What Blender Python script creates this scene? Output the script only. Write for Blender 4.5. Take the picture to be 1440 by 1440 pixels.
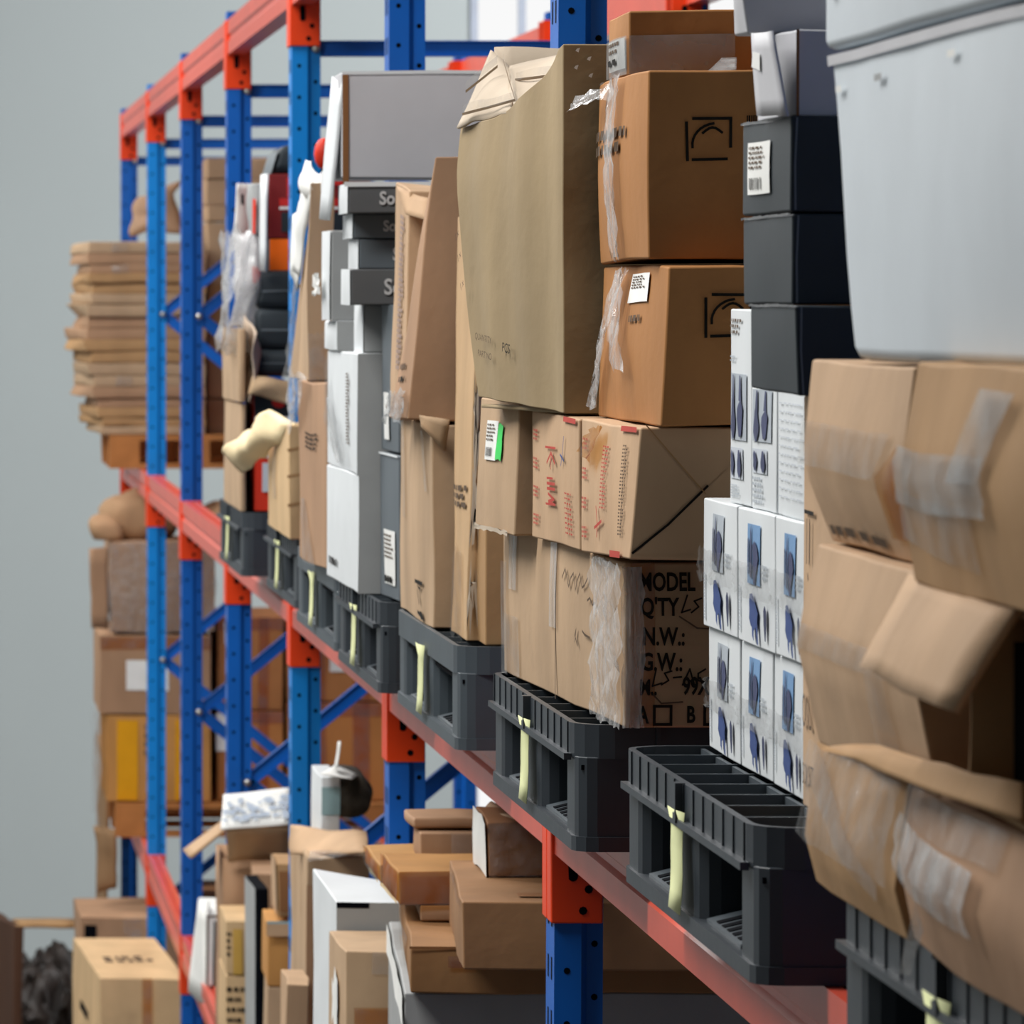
import bpy, bmesh, math, random
from mathutils import Vector, noise, Matrix

# ------------------------------------------------------------------ scene, camera, world, lights
for o in list(bpy.data.objects):
    bpy.data.objects.remove(o)
scene = bpy.context.scene
C = scene.collection
random.seed(7)

F, PX0, PY0, HC = 7772.0, -121.0, 420.0, 3.62      # focal length in pixels, principal point, eye height

cam_d = bpy.data.cameras.new('camera')
cam = bpy.data.objects.new('camera', cam_d)
C.objects.link(cam)
cam.location = (0, 0, HC)
cam.rotation_euler = (math.radians(90), 0, 0)
cam_d.sensor_width = 36
cam_d.lens = F / 1440 * 36
cam_d.shift_x = (720 - PX0) / 1440
cam_d.shift_y = -(720 - PY0) / 1440
cam_d.clip_end = 200
cam_d.dof.use_dof = True
cam_d.dof.focus_distance = 6.9
cam_d.dof.aperture_fstop = 19
scene.camera = cam

scene.view_settings.view_transform = 'Standard'
scene.view_settings.look = 'None'
scene.view_settings.gamma = 1
scene.view_settings.use_curve_mapping = False
scene.view_settings.exposure = 0.14

w = bpy.data.worlds.new('world')
scene.world = w
w.use_nodes = True
w.node_tree.nodes['Background'].inputs[0].default_value = (0.86, 0.93, 1.0, 1)
w.node_tree.nodes['Background'].inputs[1].default_value = 0.07


def area(name, loc, target, sx, sy, power, col):
    d = bpy.data.lights.new(name, 'AREA')
    d.shape = 'RECTANGLE'
    d.size, d.size_y = sx, sy
    d.energy = power
    d.color = col
    o = bpy.data.objects.new(name, d)
    C.objects.link(o)
    o.location = loc
    o.rotation_euler = (Vector(target) - Vector(loc)).to_track_quat('-Z', 'Y').to_euler()
    return o


# rows of ceiling lamps over the aisle
for yy, ln, pw in ((6.9, 2.6, 250), (12.3, 5.0, 330), (18.0, 5.0, 330), (23.6, 5.0, 280)):
    area('aisle_lamp_light', (-1.9, yy, 7.2), (0.3, yy - 0.3, 3.2), 1.0, ln, pw, (1.0, 0.985, 0.96))
area('rear_hall_light', (7.0, 24, 8.0), (5.0, 29.5, 2.5), 4, 4, 700, (1.0, 1.0, 1.0))


# ------------------------------------------------------------------ materials
def lin(c):
    return tuple(((v / 255) / 12.92 if v / 255 <= 0.04045 else ((v / 255 + 0.055) / 1.055) ** 2.4) for v in c) + (1,)


MATS = {}


def newmat(key):
    m = bpy.data.materials.new(key)
    m.use_nodes = True
    nt = m.node_tree
    nt.nodes.clear()
    out = nt.nodes.new('ShaderNodeOutputMaterial')
    return m, nt, out


def principled(nt, out, rough=.7, spec=.3, metal=0):
    b = nt.nodes.new('ShaderNodeBsdfPrincipled')
    b.inputs['Roughness'].default_value = rough
    b.inputs['Specular IOR Level'].default_value = spec
    b.inputs['Metallic'].default_value = metal
    nt.links.new(b.outputs[0], out.inputs[0])
    return b


def noisy_colour(nt, c, lo=.86, hi=1.1, scale=6.0, stretch=(1, 1, 1), detail=5, stain=0.0):
    tc = nt.nodes.new('ShaderNodeTexCoord')
    mp = nt.nodes.new('ShaderNodeMapping')
    mp.inputs['Scale'].default_value = stretch
    nt.links.new(tc.outputs['Object'], mp.inputs[0])
    n = nt.nodes.new('ShaderNodeTexNoise')
    n.inputs['Scale'].default_value = scale
    n.inputs['Detail'].default_value = detail
    nt.links.new(mp.outputs[0], n.inputs['Vector'])
    r = nt.nodes.new('ShaderNodeValToRGB')
    r.color_ramp.elements[0].position = .3
    r.color_ramp.elements[1].position = .7
    r.color_ramp.elements[0].color = tuple(v * lo for v in c[:3]) + (1,)
    r.color_ramp.elements[1].color = tuple(min(1, v * hi) for v in c[:3]) + (1,)
    nt.links.new(n.outputs['Fac'], r.inputs[0])
    last = r.outputs[0]
    if stain > 0:
        n2 = nt.nodes.new('ShaderNodeTexNoise')
        n2.inputs['Scale'].default_value = 3.3
        n2.inputs['Detail'].default_value = 8
        n2.inputs['Roughness'].default_value = .7
        nt.links.new(tc.outputs['Object'], n2.inputs['Vector'])
        r2 = nt.nodes.new('ShaderNodeValToRGB')
        r2.color_ramp.elements[0].position = .58
        r2.color_ramp.elements[1].position = .75
        r2.color_ramp.elements[0].color = (0, 0, 0, 1)
        r2.color_ramp.elements[1].color = (stain, stain, stain, 1)
        nt.links.new(n2.outputs['Fac'], r2.inputs[0])
        mx = nt.nodes.new('ShaderNodeMix')
        mx.data_type = 'RGBA'
        nt.links.new(r2.outputs[0], mx.inputs['Factor'])
        nt.links.new(last, mx.inputs['A'])
        mx.inputs['B'].default_value = tuple(v * .5 for v in c[:3]) + (1,)
        last = mx.outputs['Result']
    return last, mp


def bump(nt, b, vec, scale, strength, dist=.002, detail=3):
    n = nt.nodes.new('ShaderNodeTexNoise')
    n.inputs['Scale'].default_value = scale
    n.inputs['Detail'].default_value = detail
    if vec is not None:
        nt.links.new(vec, n.inputs['Vector'])
    bm_ = nt.nodes.new('ShaderNodeBump')
    bm_.inputs['Strength'].default_value = strength
    bm_.inputs['Distance'].default_value = dist
    nt.links.new(n.outputs['Fac'], bm_.inputs['Height'])
    nt.links.new(bm_.outputs[0], b.inputs['Normal'])


def card(r, g, b_, rough=.78, stain=.35, spec=.22):
    key = 'cardboard_%d_%d_%d' % (r, g, b_)
    if key in MATS:
        return MATS[key]
    m, nt, out = newmat(key)
    b = principled(nt, out, rough, spec)
    col, mp = noisy_colour(nt, lin((r, g, b_)), .82, 1.1, 7, (1, 1, .3), 8, stain)
    nt.links.new(col, b.inputs['Base Color'])
    tc = nt.nodes.new('ShaderNodeTexCoord')
    wv = nt.nodes.new('ShaderNodeTexNoise')
    wv.inputs['Scale'].default_value = 9
    wv.inputs['Detail'].default_value = 7
    wv.inputs['Roughness'].default_value = .5
    wv.inputs['Distortion'].default_value = .1
    nt.links.new(tc.outputs['Object'], wv.inputs['Vector'])
    bp = nt.nodes.new('ShaderNodeBump')
    bp.inputs['Strength'].default_value = .28
    bp.inputs['Distance'].default_value = .012
    nt.links.new(wv.outputs['Fac'], bp.inputs['Height'])
    nt.links.new(bp.outputs[0], b.inputs['Normal'])
    MATS[key] = m
    return m


def plain(key, rgb, rough=.6, spec=.3, metal=0, lo=.92, hi=1.06, scale=8, bstr=0, bscale=40, stain=0):
    if key in MATS:
        return MATS[key]
    m, nt, out = newmat(key)
    b = principled(nt, out, rough, spec, metal)
    col, mp = noisy_colour(nt, lin(rgb), lo, hi, scale, stain=stain)
    nt.links.new(col, b.inputs['Base Color'])
    if bstr:
        tc = nt.nodes.new('ShaderNodeTexCoord')
        bump(nt, b, tc.outputs['Object'], bscale, bstr, .003)
    MATS[key] = m
    return m


def clear(key, tint, opac, rough=.12, bstr=.6, bscale=25, white=.25, stretch=(1, 1, 1)):
    """thin clear film or tape: mostly see-through with glossy wrinkles"""
    if key in MATS:
        return MATS[key]
    m, nt, out = newmat(key)
    t = nt.nodes.new('ShaderNodeBsdfTransparent')
    t.inputs[0].default_value = tint
    g = nt.nodes.new('ShaderNodeBsdfPrincipled')
    g.inputs['Base Color'].default_value = (white, white, white, 1)
    g.inputs['Roughness'].default_value = rough
    g.inputs['Specular IOR Level'].default_value = 1.0
    tc = nt.nodes.new('ShaderNodeTexCoord')
    mp = nt.nodes.new('ShaderNodeMapping')
    mp.inputs['Scale'].default_value = stretch
    nt.links.new(tc.outputs['Object'], mp.inputs[0])
    bump(nt, g, mp.outputs[0], bscale, bstr, .01, 4)
    n = nt.nodes.new('ShaderNodeTexNoise')
    n.inputs['Scale'].default_value = bscale * 1.6
    n.inputs['Detail'].default_value = 4
    nt.links.new(mp.outputs[0], n.inputs['Vector'])
    mr = nt.nodes.new('ShaderNodeMapRange')
    mr.inputs['From Min'].default_value = .35
    mr.inputs['From Max'].default_value = .68
    mr.inputs['To Min'].default_value = opac * .55
    mr.inputs['To Max'].default_value = min(1, opac * 1.6)
    nt.links.new(n.outputs['Fac'], mr.inputs['Value'])
    mx = nt.nodes.new('ShaderNodeMixShader')
    nt.links.new(mr.outputs[0], mx.inputs[0])
    nt.links.new(t.outputs[0], mx.inputs[1])
    nt.links.new(g.outputs[0], mx.inputs[2])
    nt.links.new(mx.outputs[0], out.inputs[0])
    MATS[key] = m
    return m


TAN = card(184, 155, 124)
PEACH = card(194, 161, 128)
KRAFT = card(178, 140, 98)
RED_BROWN = card(172, 120, 72)
OCHRE = card(196, 142, 80)
OLIVE = card(158, 138, 106)
BEIGE = card(206, 174, 132)
DUSTY = card(172, 136, 106)
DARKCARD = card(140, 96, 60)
ORANGECARD = card(190, 120, 50)
INNER = card(196, 180, 160)
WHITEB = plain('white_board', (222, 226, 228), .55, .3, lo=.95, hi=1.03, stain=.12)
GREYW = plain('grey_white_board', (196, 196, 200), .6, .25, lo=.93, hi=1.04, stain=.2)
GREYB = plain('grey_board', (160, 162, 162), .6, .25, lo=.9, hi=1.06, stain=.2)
CHAR = plain('charcoal_board', (92, 94, 96), .55, .3, lo=.9, hi=1.08)
BLACKB = plain('black_board', (44, 51, 56), .62, .25, lo=.85, hi=1.1, stain=.2)
SLATE = plain('slate_board', (98, 106, 112), .55, .3)
COLDW = plain('cold_white_board', (214, 222, 228), .5, .3, lo=.96, hi=1.03, stain=.15)
PAPER = plain('paper', (236, 236, 232), .6, .2)
YELLOWP = plain('yellow_paper_tag', (226, 230, 176), .7, .2)
FOAM = plain('pale_yellow_foam', (244, 222, 178), .7, .2, bstr=.4, bscale=20)
GREEN = plain('green_sticker', (60, 214, 96), .5, .3)
BLUE = plain('blue_paint', (4, 96, 190), .38, .45, lo=.9, hi=1.06)
BLUE_LIT = plain('lit_blue_paint', (4, 134, 220), .38, .45, lo=.92, hi=1.05)  # same blue paint, lightened for the posts that look brightly lit
ORANGE = plain('orange_paint', (238, 68, 18), .36, .45, lo=.93, hi=1.05)
PINK = plain('glare_orange_paint', (216, 86, 64), .3, .5, lo=.9, hi=1.06)  # beam orange with pinkish glare mixed into the colour
STEEL = plain('zinc_bolt', (190, 190, 186), .3, .5, .8)
HOLE = plain('hole_black', (10, 12, 18), .9, .05)
PLAST = plain('dark_grey_plastic', (50, 56, 62), .42, .4, lo=.85, hi=1.12, bstr=.15, bscale=30)
PLASTL = plain('grey_plastic', (70, 78, 84), .42, .4, lo=.88, hi=1.1, bstr=.15, bscale=30)
INK = plain('black_ink', (30, 27, 24), .7, .1, lo=.7, hi=1.3, scale=60)
INKG = plain('faded_ink', (96, 80, 66), .8, .1)
INKR = plain('red_ink', (184, 76, 66), .7, .1)
INKB = plain('blue_grey_ink', (62, 82, 136), .6, .2, lo=.7, hi=1.25, scale=20)
INKN = plain('navy_ink', (66, 72, 104), .6, .2, lo=.7, hi=1.3, scale=20)
PICG = plain('grey_print', (176, 184, 192), .6, .2, lo=.85, hi=1.1)
PICB = plain('blue_print', (120, 158, 200), .6, .2, lo=.8, hi=1.1)
PICL = plain('light_print', (200, 206, 214), .6, .2)
TEAL = plain('teal_edge', (150, 180, 184), .6, .2)
SILVER = plain('white_logo_ink', (196, 196, 196), .5, .2)
REDCASE = plain('red_print', (196, 40, 34), .45, .4)
ORBOX = plain('orange_box', (250, 110, 14), .5, .3)
ORRED = plain('orange_red_box', (228, 58, 34), .5, .3)
WOOD = plain('pallet_wood', (186, 124, 70), .75, .2, lo=.75, hi=1.12, scale=9)
CAMO = plain('dark_mottled_cloth', (66, 60, 52), .8, .15, lo=.25, hi=1.25, scale=24)
TAPE = clear('clear_tape', (.97, .95, .92, 1), .2, .12, .35, 14, .5)
TAPEY = clear('brown_tape', (.86, .62, .34, 1), .16, .16, .3, 12, .4)
FILM = clear('stretch_film', (.97, .97, .97, 1), .2, .08, 1.0, 22, .5)
STREAK = clear('streaky_film', (.97, .97, .97, 1), .34, .1, 1.0, 26, .8, (2.2, 2.2, .35))  # pale base and stretched opacity noise put highlight streaks into the film
FILMW = clear('cloudy_film', (.97, .97, .97, 1), .42, .12, .9, 18, .66)
BAND = clear('grey_adhesive_band', (.95, .95, .95, 1), .42, .2, .25, 8, .5)


# ------------------------------------------------------------------ helpers
def W(x, y, Y):
    return Vector(((x - PX0) * Y / F, Y, HC + (PY0 - y) * Y / F))


def Z(y, Y):
    return HC + (PY0 - y) * Y / F


def link(name, me, m, parent=None):
    o = bpy.data.objects.new(name, me)
    C.objects.link(o)
    if m is not None and not me.materials:
        me.materials.append(m)
    if parent is not None:
        o.parent = parent
    return o


def tag(o, label, cat, group=None):
    o['label'] = label
    o['category'] = cat
    if group:
        o['group'] = group
    return o


def thing(name, label, cat, loc, group=None, rz=0):
    o = bpy.data.objects.new(name, None)
    o.empty_display_size = .05
    C.objects.link(o)
    o.location = loc
    o.rotation_euler = (0, 0, rz)
    return tag(o, label, cat, group)


def mesh_from(bm, name, smooth=False):
    me = bpy.data.meshes.new(name)
    bmesh.ops.recalc_face_normals(bm, faces=bm.faces)
    bm.to_mesh(me)
    bm.free()
    if smooth:
        me.shade_smooth()
    return me


def add_box(bm, x0, x1, y0, y1, z0, z1):
    v = [bm.verts.new((x, y, z)) for x in (x0, x1) for y in (y0, y1) for z in (z0, z1)]
    for f in ((0, 1, 3, 2), (4, 6, 7, 5), (0, 4, 5, 1), (2, 3, 7, 6), (0, 2, 6, 4), (1, 5, 7, 3)):
        bm.faces.new([v[i] for i in f])
    return v


def box_mesh(name, *a):
    bm = bmesh.new()
    add_box(bm, *a)
    return mesh_from(bm, name)


def prism(bm, pts, z0, z1):
    """vertical extrusion of a closed XY outline"""
    lo = [bm.verts.new((p[0], p[1], z0)) for p in pts]
    hi = [bm.verts.new((p[0], p[1], z1)) for p in pts]
    n = len(pts)
    for i in range(n):
        bm.faces.new((lo[i], lo[(i + 1) % n], hi[(i + 1) % n], hi[i]))
    bm.faces.new(lo[::-1])
    bm.faces.new(hi)


def rrect(x0, x1, y0, y1, r, seg=4):
    out = []
    for cx, cy, a0 in ((x1 - r, y1 - r, 0), (x0 + r, y1 - r, 90), (x0 + r, y0 + r, 180), (x1 - r, y0 + r, 270)):
        for k in range(seg + 1):
            a = math.radians(a0 + 90 * k / seg)
            out.append((cx + r * math.cos(a), cy + r * math.sin(a)))
    return out


def bevel(o, wd=.003, seg=2, ang=35):
    m = o.modifiers.new('bevel', 'BEVEL')
    m.width = wd
    m.segments = seg
    m.limit_method = 'ANGLE'
    m.angle_limit = math.radians(ang)
    m.harden_normals = True
    return o


class Box:
    """A worn carton. xa/xb: far and near end of its aisle face, yt/yb: heights at the near front edge,
    xr: right end of the near face; all turned into metres at the carton's own distance."""

    def __init__(s, label, mat, xa, xb, yt, yb=None, xr=None, d=None, X=None, Y=None, zb=None, zt=None, dy=None,
                 name='carton', cat='carton', group=None, off=None, rough=.003, bulge=.004, n=6, bev=.003, fr=5.0,
                 ridge=None, root=None, body='body', Y2=None):
        if X is None:
            X = (xb - PX0) * Y / F
        Yn = F * X / (xb - PX0)
        Yf = Y2 if Y2 else (Yn + dy if dy else F * X / (xa - PX0))
        skew = (xa - PX0) * Y2 / F - X if Y2 else 0     # carton stands slightly turned
        s.zt = Z(yt, Yn) if zt is None else zt
        s.zb = Z(yb, Yn) if zb is None else zb
        Xb = X + d if d else (xr - PX0) * Yn / F
        s.X, s.Xb, s.Yn, s.Yf = X, Xb, Yn, Yf
        s.loc = Vector(((X + Xb) / 2, (Yn + Yf) / 2, s.zb))
        s.c = {}
        off = off or {}
        for i, x in ((0, X), (1, Xb)):
            for j, y in ((0, Yn), (1, Yf)):
                for k, z in ((0, s.zb), (1, s.zt)):
                    s.c[i, j, k] = Vector((x + skew * j, y, z)) + Vector(off.get((i, j, k), (0, 0, 0))) - s.loc
        s.rough, s.bulge, s.fr, s.ridge = rough, bulge, fr, ridge
        s.seed = Vector((random.uniform(-50, 50), random.uniform(-50, 50), random.uniform(-50, 50)))
        s.mat = mat
        if root is None:
            s.root = thing(name, label, cat, s.loc, group)
        else:
            s.root = root
        bm = bmesh.new()
        for f in 'FNTBRK':
            g = [[bm.verts.new(s.S(f, u / n, v / n)) for v in range(n + 1)] for u in range(n + 1)]
            for u in range(n):
                for v in range(n):
                    bm.faces.new((g[u][v], g[u + 1][v], g[u + 1][v + 1], g[u][v + 1]))
        bmesh.ops.remove_doubles(bm, verts=bm.verts, dist=1e-5)
        s.o = link(body, mesh_from(bm, body, True), mat, s.root)
        bevel(s.o, bev)

    def abc(s, f, u, v):
        return {'F': (0, 1 - u, v), 'N': (u, 0, v), 'T': (u, v, 1), 'B': (u, v, 0), 'R': (u, 1, v), 'K': (1, u, v)}[f]

    def S(s, f, u, v, off=0):
        a, b, c = s.abc(f, u, v)
        p = Vector((0, 0, 0))
        for i in (0, 1):
            for j in (0, 1):
                for k in (0, 1):
                    wt = (a if i else 1 - a) * (b if j else 1 - b) * (c if k else 1 - c)
                    if wt:
                        p = p + s.c[i, j, k] * wt
        p0 = p.copy()
        if s.ridge:                       # the aisle side pushed out along a ridge line
            h, amt = s.ridge
            t = c / h if c < h else (1 - c) / (1 - h)
            p.x -= amt * max(0, t) * (1 - a)
        nrm = {'F': (-1, 0, 0), 'N': (0, -1, 0), 'T': (0, 0, 1), 'B': (0, 0, -1), 'R': (0, 1, 0), 'K': (1, 0, 0)}[f]
        nrm = Vector(nrm)
        if f in 'FNRK':
            p += nrm * s.bulge * math.sin(math.pi * min(1, max(0, u))) * math.sin(math.pi * min(1, max(0, v)))
        p += noise.noise_vector((p0 + s.seed) * s.fr) * s.rough
        return p + nrm * off

    def dims(s, f):
        p, q, r = s.S(f, 0, 0), s.S(f, 1, 0), s.S(f, 0, 1)
        return (q - p).length, (r - p).length

    # ---- things stuck or printed on a face
    def patch(s, name, f, u0, v0, u1, v1, mat, off=.002, n=5, jag=0, label=None, pts=None, rough=0):
        """quad patch; pts = four (u,v) corners (bottom-left, bottom-right, top-right, top-left) instead of a rectangle"""
        if pts is None:
            pts = [(u0, v0), (u1, v0), (u1, v1), (u0, v1)]
        bm = bmesh.new()
        g = []
        for i in range(n + 1):
            row = []
            for j in range(n + 1):
                a, b = i / n, j / n
                u = (pts[0][0] * (1 - a) + pts[1][0] * a) * (1 - b) + (pts[3][0] * (1 - a) + pts[2][0] * a) * b
                v = (pts[0][1] * (1 - a) + pts[1][1] * a) * (1 - b) + (pts[3][1] * (1 - a) + pts[2][1] * a) * b
                if jag and (i in (0, n) or j in (0, n)):
                    u += random.uniform(-jag, jag)
                    v += random.uniform(-jag, jag)
                row.append(bm.verts.new(s.S(f, u, v, off + random.uniform(0, rough))))
            g.append(row)
        for i in range(n):
            for j in range(n):
                bm.faces.new((g[i][j], g[i + 1][j], g[i + 1][j + 1], g[i][j + 1]))
        o = link(name, mesh_from(bm, name, True), mat, s.root)
        if label:
            o['label'] = label
        return o

    def polys(s, name, f, plist, mat, off=.0028):
        bm = bmesh.new()
        for pl in plist:
            try:
                bm.faces.new([bm.verts.new(s.S(f, u, v, off)) for u, v in pl])
            except ValueError:
                pass
        return link(name, mesh_from(bm, name), mat, s.root)

    def strokes(s, name, f, lines, mat, wd=.004, off=.003):
        """hand-drawn lines; lines = lists of (u,v)"""
        dw, dh = s.dims(f)
        if name == 'handwriting' and len(lines) > 1:
            for ln in lines:
                o = s.strokes(name, f, [ln], mat, wd, off)
            return o
        bm = bmesh.new()
        for ln in lines:
            for (u0, v0), (u1, v1) in zip(ln[:-1], ln[1:]):
                dx, dy = (u1 - u0) * dw, (v1 - v0) * dh
                L = math.hypot(dx, dy) or 1e-6
                ex, ey = dx / L * wd * .5, dy / L * wd * .5
                nx, ny = -ey, ex
                q = [(u0 + (-ex + nx) / dw, v0 + (-ey + ny) / dh), (u0 + (-ex - nx) / dw, v0 + (-ey - ny) / dh),
                     (u1 + (ex - nx) / dw, v1 + (ey - ny) / dh), (u1 + (ex + nx) / dw, v1 + (ey + ny) / dh)]
                bm.faces.new([bm.verts.new(s.S(f, a, b, off)) for a, b in q])
        return link(name, mesh_from(bm, name), mat, s.root)

    def prints(s, name, f, u0, v0, u1, v1, rows, mat, fill=.8, gap=.45, off=.0026, vert=False, words=4):
        """small illegible print: rows of little bars"""
        pl = []
        for r in range(rows):
            a0, a1 = r / rows, (r + 1 - gap) / rows
            t = 0
            while t < fill * random.uniform(.8, 1.1):
                L = random.uniform(.4, 1.4) / words / 2
                q = [(t, a0), (min(1, t + L), a0), (min(1, t + L), a1), (t, a1)]
                if vert:
                    q = [(b, a) for a, b in q]
                pl.append([(u0 + a * (u1 - u0), v1 - b * (v1 - v0)) for a, b in q])
                t += L * 1.5
        return s.polys(name, f, pl, mat, off)

    def barcode(s, f, u0, v0, u1, v1, mat=None, off=.0032):
        pl = []
        t = 0
        while t < 1:
            L = random.uniform(.02, .07)
            pl.append([(u0 + (u1 - u0) * a, b) for a, b in ((t, v0), (min(1, t + L), v0), (min(1, t + L), v1), (t, v1))])
            t += L + random.uniform(.03, .07)
        return s.polys('barcode', f, pl, mat or INK, off)

    def text(s, f, u, v, size, body, mat, sx=1.0, rot=0, off=.003, name='printed_text', bold=0.0):
        dw, dh = s.dims(f)
        cu = bpy.data.curves.new('t', 'FONT')
        cu.body = body
        cu.size = size
        cu.resolution_u = 3
        cu.offset = bold
        to = bpy.data.objects.new('t', cu)
        C.objects.link(to)
        dg = bpy.context.evaluated_depsgraph_get()
        me = bpy.data.meshes.new_from_object(to.evaluated_get(dg))
        bpy.data.objects.remove(to)
        bpy.data.curves.remove(cu)
        me.materials.clear()
        cr, sr = math.cos(rot), math.sin(rot)
        for vt in me.vertices:
            x, y = vt.co.x * sx, vt.co.y
            x, y = x * cr - y * sr, x * sr + y * cr
            vt.co = s.S(f, u + x / dw, v + y / dh, off)
        return link(name, me, mat, s.root)

    def label_sheet(s, f, u0, v0, u1, v1, mat=None, lines=5, code=True, txt=None):
        s.patch('paper_label', f, u0, v0, u1, v1, mat or PAPER, .0022, 3, label='white paper label')
        du, dv = u1 - u0, v1 - v0
        s.prints('label_print', f, u0 + du * .1, v0 + dv * .45, u0 + du * .9, v1 - dv * .08, lines, txt or INKG, .8, .5, .0032)
        if code:
            s.barcode(f, u0 + du * .12, v0 + dv * .1, u0 + du * .7, v0 + dv * .32)


def sheet(name, pts, mat, parent=None, th=.004, n=6, rough=.004, bow=0, label=None, cat=None, group=None, fr=9, jag=0):
    """thin board, paper or film between four world points (bottom-left, bottom-right, top-right, top-left)"""
    pts = [Vector(p) for p in pts]
    base = Vector((sum(p.x for p in pts) / 4, sum(p.y for p in pts) / 4, min(p.z for p in pts)))
    ref = parent.location if parent is not None else base
    nr = (pts[1] - pts[0]).cross(pts[3] - pts[0])
    nr.normalize()
    sd = Vector((random.uniform(-50, 50),) * 3)
    bm = bmesh.new()
    g = []
    for i in range(n + 1):
        row = []
        for j in range(n + 1):
            a, b = i / n, j / n
            p = (pts[0] * (1 - a) + pts[1] * a) * (1 - b) + (pts[3] * (1 - a) + pts[2] * a) * b
            p = p + nr * bow * math.sin(math.pi * a) * math.sin(math.pi * b)
            p = p + noise.noise_vector((p + sd) * fr) * rough
            if jag and (i in (0, n) or j in (0, n)):
                p = p + Vector((random.uniform(-jag, jag), random.uniform(-jag, jag), random.uniform(-jag, jag)))
            row.append(bm.verts.new(p - ref))
        g.append(row)
    for i in range(n):
        for j in range(n):
            bm.faces.new((g[i][j], g[i + 1][j], g[i + 1][j + 1], g[i][j + 1]))
    o = link(name, mesh_from(bm, name, True), mat, parent)
    if th:
        m = o.modifiers.new('thick', 'SOLIDIFY')
        m.thickness = th
        m.offset = 0
    if parent is None:
        o.location = base
        tag(o, label, cat, group)
    elif label:
        o['label'] = label
    return o


# ------------------------------------------------------------------ the room
def struct(name, me, m):
    o = link(name, me, m)
    o['kind'] = 'structure'
    return o


CONC = plain('concrete_floor', (112, 110, 106), .6, .3, lo=.85, hi=1.08, scale=1.5, bstr=.1)
WALL = plain('painted_wall', (178, 186, 187), .8, .2, lo=.97, hi=1.02, scale=.6)
struct('floor', box_mesh('floor', -4, 12, -2, 30.2, -.2, 0), CONC)
struct('wall_back', box_mesh('wall_back', -4, 3.02, 30, 30.2, 0, 9), WALL)
struct('wall_back_side', box_mesh('wall_back', 4.9, 12, 30, 30.2, 0, 9), WALL)
struct('wall_left', box_mesh('wall_left', -4.2, -4, -2, 30.2, 0, 9), WALL)
# tall daylit translucent panel in the back wall
m, nt, out = newmat('daylit_frosted_pane')
e = nt.nodes.new('ShaderNodeEmission')
e.inputs[0].default_value = (1.0, 1.0, 1.0, 1)
e.inputs[1].default_value = 0.86
nt.links.new(e.outputs[0], out.inputs[0])
PANE = m
FRAME = plain('window_frame_paint', (176, 184, 200), .5)
bm = bmesh.new()
for x in (3.02, 3.28, 3.9, 4.86):
    add_box(bm, x, x + .04, 29.98, 30.1, 0, 9)
for z in (1.2, 3.0, 4.6, 6.6):
    add_box(bm, 3.02, 4.9, 29.99, 30.08, z, z + .03)
win = struct('window_1', mesh_from(bm, 'window_frame'), FRAME)
for x0, x1 in ((3.06, 3.28), (3.32, 3.9), (3.94, 4.86)):
    link('pane', box_mesh('pane', x0, x1, 30.03, 30.05, 0, 9), PANE, win)

# ------------------------------------------------------------------ pallet rack
U = {0: 24.07, 1: 21.37, 2: 18.67, 3: 15.97, 4: 13.27, 5: 10.57, 6: 7.87, 7: 5.17}     # far edge of each post
XF, XR = .90, 1.81                     # front faces of the front and rear posts
TOPZ, MIDZ, LOWZ = HC + .80, HC - .68, HC - 2.14
ORD = {7: 'hidden behind the nearest cartons', 6: 'nearest one in view', 5: 'second nearest', 4: 'third nearest', 3: 'fourth nearest',
       2: 'fifth nearest', 1: 'sixth nearest', 0: 'farthest one'}


def post_mesh(mirror=False):
    # outline in X (depth) and Y (along the rack), open-backed with a stepped side
    pr = [(0, -.1), (0, 0), (.038, 0), (.047, -.012), (.07, -.012), (.07, -.03), (.062, -.03), (.062, -.07), (.07, -.07),
          (.07, -.088), (.047, -.088), (.038, -.1)]
    if mirror:
        pr = [(.08 - x, y) for x, y in pr]
    bm = bmesh.new()
    prism(bm, pr, 0, HC + .825)
    return mesh_from(bm, 'post')


def holes_mesh(mirror=False):
    bm = bmesh.new()
    z = .2
    while z < HC + .78:
        for dx, dz, yy in ((.018, 0, -.1004), (.058, .037, -.0884)):
            x = .08 - dx if mirror else dx
            vs = [bm.verts.new((x + .0048 * math.cos(a), yy, z + dz + .0048 * math.sin(a))) for a in [k * math.pi / 4 for k in range(8)]]
            bm.faces.new(vs)
        if not mirror:
            for yy in (-.03, -.07):
                vs = [bm.verts.new((-.0004, yy + q, z + r)) for q, r in ((-.007, -.016), (.007, -.016), (.007, .016), (-.007, .016))]
                bm.faces.new(vs)
        z += .075
    return mesh_from(bm, 'punched_holes')


PM, PMR, HM, HMR = post_mesh(), post_mesh(True), holes_mesh(), holes_mesh(True)
FN, RN = (-.06, -1.39, -2.72), (.6, -.725, -2.05, -3.38)


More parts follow.
